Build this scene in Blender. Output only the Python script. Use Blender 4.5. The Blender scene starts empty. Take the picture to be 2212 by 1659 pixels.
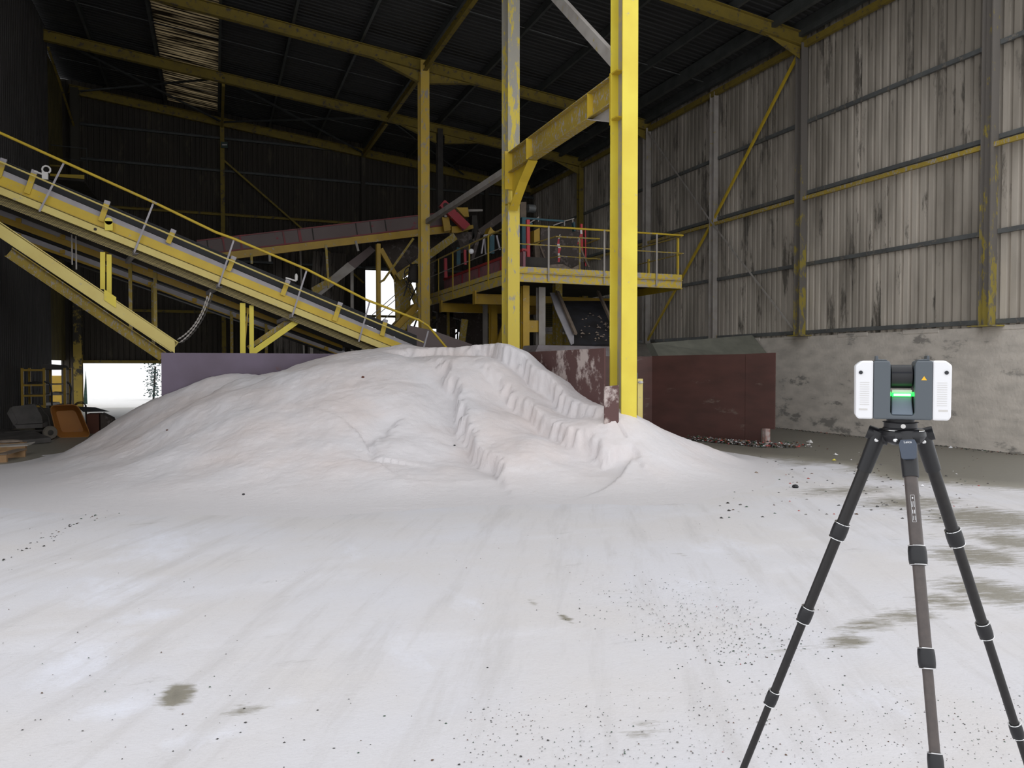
import bpy, math, random
import numpy as np
from mathutils import Vector, Matrix, noise
random.seed(7)
sc = bpy.context.scene
COL = sc.collection
V = Vector

# ------------------------------------------------------------------ camera, world, exposure
F, CX, CY = 1640.0, 1106.0, 829.5
CAMZ, YAW, PITCH = 1.65, math.radians(21.4), -math.atan(39.5/1640.0)
cam = bpy.data.cameras.new('camera')
cam.sensor_width = 36.0; cam.lens = 36.0*F/2212.0; cam.clip_start = .05; cam.clip_end = 400
camo = bpy.data.objects.new('camera', cam); COL.objects.link(camo)
camo.location = (0, 0, CAMZ)
camo.rotation_euler = (math.pi/2+PITCH, 0, -YAW)
sc.camera = camo
w = bpy.data.worlds.new('sky'); sc.world = w; w.use_nodes = True
bg = w.node_tree.nodes['Background']
bg.inputs[0].default_value = (.955, .97, 1.0, 1); bg.inputs[1].default_value = 1.46
sc.view_settings.view_transform = 'Standard'; sc.view_settings.look = 'None'
sc.view_settings.gamma = 1; sc.view_settings.exposure = 0.0
try:
    sc.cycles.use_denoising = True
    sc.cycles.max_bounces = 8; sc.cycles.diffuse_bounces = 5
except Exception: pass
ROOF_Y0 = 9.3

_f = V((math.sin(YAW)*math.cos(PITCH), math.cos(YAW)*math.cos(PITCH), math.sin(PITCH)))
_r = V((math.cos(YAW), -math.sin(YAW), 0)); _u = _r.cross(_f)
CAM = V((0, 0, CAMZ))
def P(px, py, X=None, Y=None, Z=None, D=None):
    """a place in the hall: where the line of sight meets a wall plane, the floor, or a distance"""
    d = _f + _r*((px-CX)/F) - _u*((py-CY)/F)
    if X is not None: t = X/d.x
    elif Y is not None: t = Y/d.y
    elif Z is not None: t = (Z-CAMZ)/d.z
    else: t = D
    return CAM + d*t

# ------------------------------------------------------------------ materials
def M(name, c1, c2=None, dust=None, amt=.0, scale=3., dscale=6., rough=.7, metal=0., bump=0., bscale=40., stretch=(1,1,1), emit=None, detail=6, zd=0., zc=0.):
    m = bpy.data.materials.new(name); m.use_nodes = True
    nt = m.node_tree; N = nt.nodes; L = nt.links
    b = N['Principled BSDF']; b.inputs['Roughness'].default_value = rough; b.inputs['Metallic'].default_value = metal
    def c4(c): return (c[0], c[1], c[2], 1)
    if emit:
        b.inputs['Emission Color'].default_value = c4(c1); b.inputs['Emission Strength'].default_value = emit
    b.inputs['Base Color'].default_value = c4(c1)
    if c2 is None and dust is None and not bump: return m
    geo = N.new('ShaderNodeNewGeometry'); mp = N.new('ShaderNodeMapping'); mp.inputs['Scale'].default_value = stretch
    L.new(geo.outputs['Position'], mp.inputs['Vector'])
    out = None
    if c2 is not None:
        n = N.new('ShaderNodeTexNoise'); n.inputs['Scale'].default_value = scale; n.inputs['Detail'].default_value = detail
        L.new(mp.outputs[0], n.inputs['Vector'])
        r = N.new('ShaderNodeMapRange'); r.inputs[1].default_value = .35; r.inputs[2].default_value = .65
        if zc:   # cladding tone darkens upward: shade under the roof put into the colour
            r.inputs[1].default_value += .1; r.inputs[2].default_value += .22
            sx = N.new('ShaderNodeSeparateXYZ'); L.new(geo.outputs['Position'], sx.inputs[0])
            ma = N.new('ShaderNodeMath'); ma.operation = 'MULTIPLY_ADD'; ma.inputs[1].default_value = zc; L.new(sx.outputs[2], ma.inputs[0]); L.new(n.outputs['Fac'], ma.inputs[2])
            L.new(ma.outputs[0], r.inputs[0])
        else: L.new(n.outputs['Fac'], r.inputs[0])
        mx = N.new('ShaderNodeMix'); mx.data_type = 'RGBA'
        mx.inputs[6].default_value = c4(c1); mx.inputs[7].default_value = c4(c2)
        L.new(r.outputs[0], mx.inputs[0]); out = mx.outputs[2]
    if dust is not None:
        n = N.new('ShaderNodeTexNoise'); n.inputs['Scale'].default_value = dscale; n.inputs['Detail'].default_value = 10; n.inputs['Roughness'].default_value = .7
        L.new(mp.outputs[0], n.inputs['Vector'])
        r = N.new('ShaderNodeMapRange'); e = .68-.36*amt
        r.inputs[1].default_value = e-.03; r.inputs[2].default_value = e+.03
        if zd:   # grime gathers with height; on cladding and corner column it paints in shade
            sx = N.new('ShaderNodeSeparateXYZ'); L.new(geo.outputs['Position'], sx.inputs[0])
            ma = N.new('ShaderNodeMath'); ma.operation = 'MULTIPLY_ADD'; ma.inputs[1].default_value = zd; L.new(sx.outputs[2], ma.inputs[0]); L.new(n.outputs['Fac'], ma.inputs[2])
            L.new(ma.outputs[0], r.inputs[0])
        else: L.new(n.outputs['Fac'], r.inputs[0])
        mx = N.new('ShaderNodeMix'); mx.data_type = 'RGBA'
        mx.inputs[6].default_value = c4(c1); mx.inputs[7].default_value = c4(dust)
        if out: L.new(out, mx.inputs[6])
        L.new(r.outputs[0], mx.inputs[0]); out = mx.outputs[2]
    if out: L.new(out, b.inputs['Base Color'])
    if bump:
        n = N.new('ShaderNodeTexNoise'); n.inputs['Scale'].default_value = bscale; n.inputs['Detail'].default_value = 8
        L.new(geo.outputs['Position'], n.inputs['Vector'])
        bp = N.new('ShaderNodeBump'); bp.inputs['Strength'].default_value = bump; bp.inputs['Distance'].default_value = .02
        L.new(n.outputs['Fac'], bp.inputs['Height']); L.new(bp.outputs[0], b.inputs['Normal'])
    return m

DUST = (.36, .33, .30)
m_yel   = M('yellow_paint', (.62,.44,.035), (.55,.38,.03), DUST, .12, rough=.5)
m_yelb  = M('bright_yellow_paint', (.80,.66,.07), (.72,.56,.05), (.45,.40,.28), .04, scale=1.5, rough=.45)
m_yeld  = M('dusty_yellow_paint', (.42,.30,.04), (.36,.26,.045), DUST, .34, dscale=16, rough=.65, stretch=(1,1,.6))
m_yelf  = M('frame_yellow_paint', (.22,.16,.02), (.18,.13,.02), (.07,.06,.05), .25, rough=.75)
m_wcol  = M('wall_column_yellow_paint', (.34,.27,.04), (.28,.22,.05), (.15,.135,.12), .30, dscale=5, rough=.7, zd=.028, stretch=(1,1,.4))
m_pale  = M('pale_yellow_dusted_paint', (.72,.60,.20), (.66,.52,.16), (.45,.40,.30), .06, scale=2, rough=.6)
m_plat  = M('scuffed_platform_yellow', (.66,.48,.05), (.58,.42,.05), (.40,.36,.33), .42, dscale=11, rough=.6)
m_colc  = M('dusty_ochre_column_paint', (.62,.42,.06), (.52,.36,.07), (.36,.32,.27), .30, dscale=8, rough=.65, stretch=(1,1,.4))
m_ochre = M('ochre_paint', (.50,.31,.02), (.42,.26,.02), DUST, .1, rough=.5)
m_dusty = M('dust_covered_steel', (.42,.39,.36), (.33,.30,.27), (.42,.34,.10), .1, rough=.85)
m_dust  = M('grey_dust', (.42,.40,.42), (.36,.34,.36), rough=.95)
m_galv  = M('galvanised_steel', (.17,.18,.18), (.12,.125,.125), (.24,.22,.19), .25, rough=.55, metal=.3)
m_dark  = M('dark_grimy_steel', (.035,.031,.028), (.055,.048,.04), rough=.8)
m_blk   = M('black_rubber', (.012,.012,.013), rough=.6)
m_mesh  = None
m_wallr = M('dust_streaked_top_shaded_cladding', (.60,.54,.465), (.25,.222,.185), (.135,.12,.10), .17, scale=1.6, dscale=2.1, rough=.8, stretch=(1,1,.2), zd=.004, zc=.036)  # real dust streaks, plus painted darkening upward for the weaker light up there
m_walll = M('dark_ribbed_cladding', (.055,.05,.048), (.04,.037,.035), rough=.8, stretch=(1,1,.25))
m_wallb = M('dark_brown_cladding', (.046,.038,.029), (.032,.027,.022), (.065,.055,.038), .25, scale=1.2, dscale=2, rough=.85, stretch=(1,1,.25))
m_wally = M('yellow_lit_sheet', (.12,.095,.03), (.07,.058,.02), rough=.8, stretch=(1,1,.3))
m_roof  = M('blackened_roof_sheet', (.018,.018,.018), (.03,.03,.03), rough=.7, stretch=(.3,2,1))
m_purl  = M('grey_purlin_steel', (.075,.08,.078), (.05,.055,.052), rough=.6, metal=.2)
m_conc  = M('stained_concrete', (.70,.64,.57), (.55,.505,.45), (.29,.27,.245), .2, scale=2.2, dscale=1.1, rough=.85, bump=.5, bscale=14, stretch=(1,1,2.4))
m_purp  = M('purple_grey_steel_sheet', (.125,.095,.135), (.095,.07,.095), (.12,.06,.06), .15, scale=1.5, dscale=1.5, rough=.35, metal=.3)
m_maro  = M('maroon_film_faced_board', (.085,.038,.034), (.065,.030,.027), (.20,.16,.14), .10, scale=1.2, dscale=1.6, rough=.4)
m_maro2 = M('worn_maroon_board', (.105,.047,.039), (.075,.036,.030), (.15,.11,.09), .10, scale=1.5, dscale=1.4, rough=.42, stretch=(1,1,3))
m_maro3 = M('powder_splashed_board', (.11,.05,.046), (.10,.047,.042), (.50,.42,.39), .42, scale=1.5, dscale=1.3, rough=.6)
m_redp  = M('red_grey_panel', (.17,.135,.13), (.15,.115,.11), (.26,.05,.06), .1, scale=1., dscale=2.5, rough=.8)
m_redl  = M('red_edge_paint', (.24,.04,.045), (.15,.05,.05), rough=.6)
m_redg  = M('red_guard_paint', (.42,.025,.04), (.34,.022,.032), rough=.5)
m_redr  = M('red_post_paint', (.62,.04,.05), (.5,.04,.05), rough=.5)
m_pinkp = M('dusty_red_panel', (.36,.15,.18), (.30,.13,.15), (.20,.15,.15), .3, rough=.7)
m_teal  = M('teal_paint', (.02,.10,.13), (.02,.07,.09), rough=.5)
m_brown = M('dusty_brown_machine', (.10,.08,.07), (.07,.055,.048), (.17,.14,.13), .3, rough=.85)
m_white = M('white_plastic', (.80,.80,.82), rough=.35)
m_wh2   = M('white_paint', (.62,.60,.58), rough=.6)
m_grey  = M('slate_grey_plastic', (.085,.10,.115), rough=.45)
m_grey2 = M('blue_grey_plastic', (.13,.16,.20), rough=.5)
m_carb  = M('carbon_tube', (.009,.008,.008), (.014,.012,.012), scale=60, rough=.45)
m_carb2 = M('taupe_carbon_tube', (.085,.068,.062), (.07,.057,.053), scale=60, rough=.4)
m_kblk  = M('black_plastic', (.010,.010,.012), rough=.45)
m_kblu  = M('slate_blue_knob_plastic', (.05,.065,.095), rough=.5)
m_silv  = M('polished_silver', (.75,.75,.75), rough=.2, metal=1.)
m_glass = M('dark_mirror', (.008,.010,.016), rough=.08)
m_green = M('green_status_light', (.02,1.0,.08), emit=2.5)
m_greenw= M('bright_green_white_light', (.45,1.0,.5), emit=4)
m_warn  = M('orange_yellow_label', (.85,.48,.02), rough=.5)
m_wood  = M('pale_timber', (.42,.26,.13), (.34,.20,.10), scale=8, rough=.8, stretch=(1,6,1))
m_woodd = M('dusty_timber', (.22,.17,.13), (.17,.13,.10), scale=6, rough=.85)
m_orng  = M('orange_barrow_paint', (.36,.15,.03), (.30,.12,.025), (.20,.13,.11), .22, scale=1.5, dscale=2.4, rough=.6)
m_rust  = M('rusty_brown_box', (.13,.045,.025), (.10,.035,.02), rough=.8)
m_barr  = M('grey_barrow_steel', (.10,.09,.085), (.06,.055,.05), rough=.7)
m_tyre  = M('dusty_tyre', (.17,.15,.12), (.12,.10,.085), rough=.9)
m_hop   = M('dirty_corrugated_sheet', (.17,.15,.13), (.055,.047,.04), (.03,.026,.022), .3, scale=1.3, dscale=1.5, rough=.9, stretch=(1,1,.2))
m_leaf  = M('dusty_foliage', (.05,.11,.10), (.02,.05,.05), scale=8, rough=.8)
m_sign  = M('dim_green_sign', (.025,.05,.04), rough=.6)
m_ledge = M('pale_dusty_ledge', (.28,.25,.26), (.2,.17,.17), rough=.9)
m_tapew = M('barrier_tape_white', (.7,.66,.66), rough=.6)
m_stone = M('pale_stones', (.30,.24,.19), (.18,.14,.11), scale=10, rough=.9)
m_yard  = M('yard_ground', (.78,.77,.75), (.72,.71,.69), rough=.9)

def mesh_material():
    """perforated steel: dotted with light holes"""
    m = bpy.data.materials.new('perforated_guard_steel'); m.use_nodes = True
    nt = m.node_tree; N = nt.nodes; L = nt.links; b = N['Principled BSDF']
    geo = N.new('ShaderNodeNewGeometry'); sp = N.new('ShaderNodeSeparateXYZ'); L.new(geo.outputs['Position'], sp.inputs[0])
    def math_(op, a, c=None):
        n = N.new('ShaderNodeMath'); n.operation = op
        if hasattr(a, 'links'): L.new(a, n.inputs[0])
        else: n.inputs[0].default_value = a
        if c is not None:
            if hasattr(c, 'links'): L.new(c, n.inputs[1])
            else: n.inputs[1].default_value = c
        return n.outputs[0]
    s = 2*math.pi/.055
    a = math_('ADD', sp.outputs[0], math_('MULTIPLY', sp.outputs[2], .6)); c = math_('SUBTRACT', sp.outputs[2], math_('MULTIPLY', sp.outputs[0], .2))
    pr = math_('MULTIPLY', math_('SINE', math_('MULTIPLY', a, s)), math_('SINE', math_('MULTIPLY', c, s)))
    ab = math_('GREATER_THAN', math_('ABSOLUTE', pr), .45)
    mx = N.new('ShaderNodeMix'); mx.data_type = 'RGBA'
    mx.inputs[6].default_value = (.07,.055,.03,1); mx.inputs[7].default_value = (.42,.34,.14,1)
    L.new(ab, mx.inputs[0]); L.new(mx.outputs[2], b.inputs['Base Color']); b.inputs['Roughness'].default_value = .8
    return m
m_mesh = mesh_material()

def skylight_material():
    m = bpy.data.materials.new('grimy_translucent_skylight'); m.use_nodes = True
    nt = m.node_tree; N = nt.nodes; L = nt.links; N.remove(N['Principled BSDF'])
    out = N['Material Output']
    geo = N.new('ShaderNodeNewGeometry'); mp = N.new('ShaderNodeMapping'); mp.inputs['Scale'].default_value = (.55, 9, 0)
    L.new(geo.outputs['Position'], mp.inputs['Vector'])
    n = N.new('ShaderNodeTexNoise'); n.inputs['Scale'].default_value = 1.0; n.inputs['Detail'].default_value = 3
    L.new(mp.outputs[0], n.inputs['Vector'])
    sp = N.new('ShaderNodeSeparateXYZ'); L.new(geo.outputs['Position'], sp.inputs[0])
    wv = N.new('ShaderNodeMath'); wv.operation = 'MULTIPLY'; wv.inputs[1].default_value = 2*math.pi/.2; L.new(sp.outputs[1], wv.inputs[0])
    sn = N.new('ShaderNodeMath'); sn.operation = 'SINE'; L.new(wv.outputs[0], sn.inputs[0])
    ad = N.new('ShaderNodeMath'); ad.operation = 'MULTIPLY_ADD'; ad.inputs[1].default_value = .10; L.new(sn.outputs[0], ad.inputs[0]); L.new(n.outputs['Fac'], ad.inputs[2])
    r = N.new('ShaderNodeMapRange'); r.inputs[1].default_value = .50; r.inputs[2].default_value = .68; r.inputs[3].default_value = .0; r.inputs[4].default_value = .55
    L.new(ad.outputs[0], r.inputs[0])
    d = N.new('ShaderNodeBsdfDiffuse'); d.inputs[0].default_value = (.04,.03,.02,1)
    t = N.new('ShaderNodeBsdfTranslucent'); t.inputs[0].default_value = (.19,.145,.08,1)
    mx = N.new('ShaderNodeMixShader'); L.new(r.outputs[0], mx.inputs[0]); L.new(d.outputs[0], mx.inputs[1]); L.new(t.outputs[0], mx.inputs[2])
    L.new(mx.outputs[0], out.inputs[0])
    return m
m_sky = skylight_material()

FLOORW = (.63,.605,.61)
def ground_material(name, white, warm, grey, pile=False):
    m = bpy.data.materials.new(name); m.use_nodes = True
    nt = m.node_tree; N = nt.nodes; L = nt.links; b = N['Principled BSDF']; b.inputs['Roughness'].default_value = .95
    geo = N.new('ShaderNodeNewGeometry')
    def nz(sc_, det=6, st=(1,1,1), rg=.55, rot=0):
        mp = N.new('ShaderNodeMapping'); mp.inputs['Scale'].default_value = st
        m0 = N.new('ShaderNodeMapping'); m0.inputs['Rotation'].default_value = (0, 0, math.radians(rot)); L.new(geo.outputs['Position'], m0.inputs['Vector']); L.new(m0.outputs[0], mp.inputs['Vector'])
        n = N.new('ShaderNodeTexNoise'); n.inputs['Scale'].default_value = sc_; n.inputs['Detail'].default_value = det; n.inputs['Roughness'].default_value = rg
        L.new(mp.outputs[0], n.inputs['Vector']); return n.outputs['Fac']
    def rng(v, a, c, lo=0., hi=1.):
        r = N.new('ShaderNodeMapRange'); r.inputs[1].default_value = a; r.inputs[2].default_value = c; r.inputs[3].default_value = lo; r.inputs[4].default_value = hi
        L.new(v, r.inputs[0]); return r.outputs[0]
    def mix(f, a, c):
        mx = N.new('ShaderNodeMix'); mx.data_type = 'RGBA'; L.new(f, mx.inputs[0])
        for k, v in ((6, a), (7, c)):
            if hasattr(v, 'links'): L.new(v, mx.inputs[k])
            else: mx.inputs[k].default_value = (*v, 1)
        return mx.outputs[2]
    def mul(a, c):
        n = N.new('ShaderNodeMath'); n.operation = 'MULTIPLY'; L.new(a, n.inputs[0])
        if hasattr(c, 'links'): L.new(c, n.inputs[1])
        else: n.inputs[1].default_value = c
        return n.outputs[0]
    col = mix(rng(nz(.7, 4), .38, .62), white, warm)
    bright = rng(nz(1.3, 8, (.45, 1., 1.)), .55, .68, 0, .6)
    col = mix(bright, col, tuple(min(1, c*1.09) for c in white))
    if pile:   # thin spread at the foot shows the same white as the floor
        sz = N.new('ShaderNodeSeparateXYZ'); L.new(geo.outputs['Position'], sz.inputs[0])
        col = mix(rng(sz.outputs[2], .02, .35, 1, 0), col, FLOORW)
    if not pile:
        fr = N.new('ShaderNodeAttribute'); fr.attribute_name = 'fresh'
        fa = N.new('ShaderNodeMath'); fa.operation = 'ADD'; L.new(fr.outputs['Fac'], fa.inputs[0]); L.new(nz(2.4, 10, (1.6,.8,1), .7), fa.inputs[1])
        col = mix(rng(fa.outputs[0], .72, 1.15, 0, .9), col, (.74,.75,.82))
        tk = nz(1.3, 10, (3.0,.32,1), .68, 28)
        col = mix(rng(tk, .50, .66, 0, .6), col, tuple(c*.84 for c in warm))
        col = mix(rng(nz(26, 8, (1,1.4,1), .8), .52, .70, 0, .35), col, tuple(c*.80 for c in warm))
        sm = rng(nz(3., 10, (.35, 1.2, 1), .75), .60, .72, 0, .30)
        col = mix(sm, col, grey)
        at = N.new('ShaderNodeAttribute'); at.attribute_name = 'wet'
        st = nz(3.0, 12, (1.3, 5.5, 1), .74, 16)
        ad = N.new('ShaderNodeMath'); ad.operation = 'ADD'; L.new(at.outputs['Fac'], ad.inputs[0]); L.new(st, ad.inputs[1])
        wet = rng(ad.outputs[0], .84, 1.06)
        wc = mix(rng(at.outputs['Fac'], .62, .92), tuple(c*1.25 for c in grey), tuple(c*.85 for c in grey))
        col = mix(wet, col, wc)
        L.new(rng(wet, 0, 1, .95, .45), b.inputs['Roughness'])
        sp = mul(rng(nz(38, 3, (1,1.6,1), .5), .70, .74), rng(nz(2.2, 3), .45, .6))
        col = mix(mul(sp, .6), col, (.16,.16,.14))
    L.new(col, b.inputs['Base Color'])
    bp = N.new('ShaderNodeBump'); bp.inputs['Strength'].default_value = .45 if pile else .3; bp.inputs['Distance'].default_value = .03
    hn = N.new('ShaderNodeMath'); hn.operation = 'ADD'; L.new(nz(9 if pile else 5, 12, (1,1,1), .65), hn.inputs[0]); L.new(mul(nz(60, 6), .3), hn.inputs[1])
    L.new(hn.outputs[0], bp.inputs['Height']); L.new(bp.outputs[0], b.inputs['Normal'])
    return m
m_floor = ground_material('powdered_concrete_floor', (.635,.625,.65), (.625,.60,.595), (.215,.20,.165))
m_pile  = ground_material('white_powder_heap', (.72,.69,.70), (.72,.65,.63), (.5,.5,.5), pile=True)

# ------------------------------------------------------------------ mesh helpers
WM = {}
class MB:
    def __init__(s): s.v = []; s.f = []; s.m = []; s.cm = 0
    def mat(s, k): s.cm = k; return s
    def add(s, vs, fs):
        o = len(s.v); s.v += [V(p) for p in vs]; s.f += [[o+i for i in f] for f in fs]; s.m += [s.cm]*len(fs); return s
    def prism(s, prof, p0, p1, up=(0,0,1)):
        p0, p1 = V(p0), V(p1); d = (p1-p0).normalized(); up = V(up)
        side = d.cross(up)
        if side.length < 1e-4: side = d.cross(V((0,1,0)))
        side.normalize(); u = side.cross(d).normalized(); n = len(prof)
        vs = [p0+side*a+u*b for a, b in prof]+[p1+side*a+u*b for a, b in prof]
        fs = [[i, (i+1) % n, n+(i+1) % n, n+i] for i in range(n)]+[list(range(n))[::-1], list(range(n, 2*n))]
        return s.add(vs, fs)
    def bar(s, p0, p1, w_, h, up=(0,0,1)):
        a, b = w_/2, h/2; return s.prism([(-a,-b),(a,-b),(a,b),(-a,b)], p0, p1, up)
    def ibeam(s, p0, p1, h, b, up=(0,0,1), tf=.018, tw=.012):
        h, b, t = h/2, b/2, tw/2
        return s.prism([(-b,-h),(b,-h),(b,-h+tf),(t,-h+tf),(t,h-tf),(b,h-tf),(b,h),(-b,h),(-b,h-tf),(-t,h-tf),(-t,-h+tf),(-b,-h+tf)], p0, p1, up)
    def chan(s, p0, p1, h, b, up=(0,0,1), t=.012):
        h = h/2; return s.prism([(0,-h),(b,-h),(b,-h+t),(t,-h+t),(t,h-t),(b,h-t),(b,h),(0,h)], p0, p1, up)
    def ang(s, p0, p1, a, up=(0,0,1), t=.01):
        return s.prism([(0,0),(a,0),(a,t),(t,t),(t,a),(0,a)], p0, p1, up)
    def box(s, x0, x1, y0, y1, z0, z1):
        return s.add([(x0,y0,z0),(x1,y0,z0),(x1,y1,z0),(x0,y1,z0),(x0,y0,z1),(x1,y0,z1),(x1,y1,z1),(x0,y1,z1)],
                     [[3,2,1,0],[4,5,6,7],[0,1,5,4],[1,2,6,5],[2,3,7,6],[3,0,4,7]])
    def poly(s, pts, thick):
        n = len(pts); t = V(thick); pts = [V(p) for p in pts]
        return s.add(pts+[p+t for p in pts], [list(range(n))[::-1], list(range(n, 2*n))]+[[i, (i+1) % n, n+(i+1) % n, n+i] for i in range(n)])
    def tube(s, pts, r, n=8, r1=None, caps=True):
        pts = [V(p) for p in pts]; k = len(pts); rings = []; ref = None
        for i, p in enumerate(pts):
            d = (pts[min(i+1, k-1)]-pts[max(i-1, 0)]).normalized()
            if ref is None: ref = V((0,0,1)) if abs(d.z) < .9 else V((1,0,0))
            a = d.cross(ref).normalized(); b = a.cross(d).normalized(); ref = b
            rr = r if r1 is None else r+(r1-r)*i/(k-1)
            rings.append([p+a*rr*math.cos(2*math.pi*j/n)+b*rr*math.sin(2*math.pi*j/n) for j in range(n)])
        vs = [q for g in rings for q in g]
        fs = [[i*n+j, i*n+(j+1) % n, (i+1)*n+(j+1) % n, (i+1)*n+j] for i in range(k-1) for j in range(n)]
        if caps: fs += [list(range(n))[::-1], list(range((k-1)*n, k*n))]
        return s.add(vs, fs)
    def lathe(s, prof, c, axis=(0,0,1), n=24):
        """prof: (radius, height) pairs along the axis from c"""
        c = V(c); ax = V(axis).normalized(); ref = V((1,0,0)) if abs(ax.x) < .9 else V((0,1,0))
        a = ax.cross(ref).normalized(); b = ax.cross(a)
        vs = [c+ax*h+a*r*math.cos(2*math.pi*j/n)+b*r*math.sin(2*math.pi*j/n) for r, h in prof for j in range(n)]
        k = len(prof)
        fs = [[i*n+j, i*n+(j+1) % n, (i+1)*n+(j+1) % n, (i+1)*n+j] for i in range(k-1) for j in range(n)]
        fs += [list(range(n))[::-1], list(range((k-1)*n, k*n))]
        return s.add(vs, fs)
    def ball(s, c, r, n=12, sq=(1,1,1)):
        c = V(c); k = n//2
        vs = [c+V((r*sq[0]*math.sin(math.pi*i/k)*math.cos(2*math.pi*j/n), r*sq[1]*math.sin(math.pi*i/k)*math.sin(2*math.pi*j/n), r*sq[2]*math.cos(math.pi*i/k))) for i in range(1, k) for j in range(n)]
        o = len(vs); vs += [c+V((0,0,r*sq[2])), c-V((0,0,r*sq[2]))]
        fs = [[i*n+j, (i+1)*n+j, (i+1)*n+(j+1) % n, i*n+(j+1) % n] for i in range(k-2) for j in range(n)]
        fs += [[o, j, (j+1) % n] for j in range(n)]+[[o+1, (k-2)*n+(j+1) % n, (k-2)*n+j] for j in range(n)]
        return s.add(vs, fs)
    def shard(s, c, r, flat=.4):
        c = V(c); a0 = random.random()*6.28; k = random.choice((4, 5))
        vs = [c+V((r*random.uniform(.5,1)*math.cos(a0+6.28*j/k), r*random.uniform(.5,1)*math.sin(a0+6.28*j/k), random.uniform(0,.3)*r*flat)) for j in range(k)]
        vs.append(c+V((random.uniform(-.3,.3)*r, random.uniform(-.3,.3)*r, r*flat)))
        return s.add(vs, [[j, (j+1) % k, k] for j in range(k)]+[list(range(k))[::-1]])
    def build(s, name, mats, parent=None, local=False, bevel=0, smooth=True, org=None):
        if not isinstance(mats, (list, tuple)): mats = [mats]
        if parent is not None: mw = WM[parent.name]
        elif local: mw = Matrix()
        else:
            if org is None:
                xs = [p.x for p in s.v]; ys = [p.y for p in s.v]; zs = [p.z for p in s.v]
                org = V(((min(xs)+max(xs))/2, (min(ys)+max(ys))/2, min(zs)))
            mw = Matrix.Translation(org)
        inv = mw.inverted()
        vs = s.v if (local and parent is not None) else [inv @ p for p in s.v]
        me = bpy.data.meshes.new(name); me.from_pydata([tuple(p) for p in vs], [], s.f); me.update()
        for m in mats: me.materials.append(m)
        me.polygons.foreach_set('material_index', s.m)
        if smooth:
            me.shade_smooth(); me.set_sharp_from_angle(angle=math.radians(35))
        o = bpy.data.objects.new(name, me); COL.objects.link(o)
        if parent is not None: o.parent = parent; WM[o.name] = WM[parent.name].copy()
        else: o.matrix_world = mw; o.location = mw.translation; WM[o.name] = mw.copy()
        if bevel:
            b = o.modifiers.new('bevel', 'BEVEL'); b.width = bevel; b.segments = 2; b.limit_method = 'ANGLE'
        return o

def tag(o, label, cat, group=None, kind=None):
    o['label'] = label; o['category'] = cat
    if group: o['group'] = group
    if kind: o['kind'] = kind
    return o
def thing(name, label, cat, loc, rotz=0, group=None):
    o = bpy.data.objects.new(name, None); COL.objects.link(o); o.empty_display_size = .2
    o.location = loc; o.rotation_euler = (0, 0, rotz)
    WM[o.name] = Matrix.Translation(V(loc)) @ Matrix.Rotation(rotz, 4, 'Z')
    return tag(o, label, cat, group)
def struct(o, label, cat='structure'):
    o['label'] = label; o['category'] = cat; o['kind'] = 'structure'; return o

def corr(mb, o, du, lu, dv, lv, nrm, pitch=.16, depth=.03, thick=0):
    """trapezoid corrugated sheet: ribs run along dv, profile repeats along du"""
    o, du, dv, nrm = V(o), V(du), V(dv), V(nrm); pts = []; x = 0
    while x < lu-1e-6:
        for a, h in ((0, 0), (.30, 0), (.42, 1), (.62, 1), (.74, 0)):
            t = x+a*pitch
            if t <= lu: pts.append((t, h*depth))
        x += pitch
    pts.append((lu, 0)); n = len(pts)
    vs = [o+du*t+nrm*h for t, h in pts]+[o+du*t+nrm*h+dv*lv for t, h in pts]
    mb.add(vs, [[i, i+1, n+i+1, n+i] for i in range(n-1)])
    return mb

ROOFZ = lambda x: 9.85+.115*(14-x)      # underside level of the rafters' centre line
XW, YB, XL = 14.0, 33.0, -4.9

# ------------------------------------------------------------------ floor and yard
def fpt(px, py):
    p = P(px, py, Z=0); return (p.x, p.y)
blobs = []
for px, py, rx, ry, a in ((2130,1120,.9,.8,.62),(2110,1200,.55,.45,.6),(2150,1280,.45,.5,.6),(2190,1170,.5,.5,.6),(1960,1085,1.0,.6,.55),(1830,1060,1.2,.5,.5),(2040,1300,.30,.22,.55),(1880,1350,.35,.14,.54),
                          (1830,1385,.22,.12,.6),(1960,1330,.35,.18,.55),(1755,1000,1.0,.5,.5),(385,1500,.085,.16,.80),(530,1532,.12,.09,.6),(1222,1336,.05,.13,.62),(1150,1300,.06,.2,.42),(1400,1580,.2,.14,.42),(1720,1400,.5,.2,.35),
                          (2000,1160,.6,.3,.35),(1650,1000,.7,.35,.45),(1470,1200,.12,.2,.35),(1350,1290,.10,.35,.33),(1600,1210,.12,.4,.3)):
    x, y = fpt(px, py); blobs.append((x, y, rx, ry, a))
fresh = [(*fpt(px, py), rx, ry, a) for px, py, rx, ry, a in ((340,1180,.5,.8,.45),(250,1270,.4,.5,.5),(170,1430,.3,.45,.55),(310,1330,.3,.2,.5),(250,1530,.25,.15,.5),(450,1590,.3,.1,.4),(760,1190,.15,.6,.35),(880,1400,.15,.5,.35),(1000,1300,.15,.8,.3),(1560,1180,.5,.6,.35),(1500,1270,.4,.5,.3),(1900,1500,.5,.25,.4),(650,1510,.2,.12,.4))]
edge = [fpt(1480, 972), fpt(1600, 990), fpt(1760, 1005), fpt(1880, 1040), fpt(2040, 1052), fpt(2212, 1066)]
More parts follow.
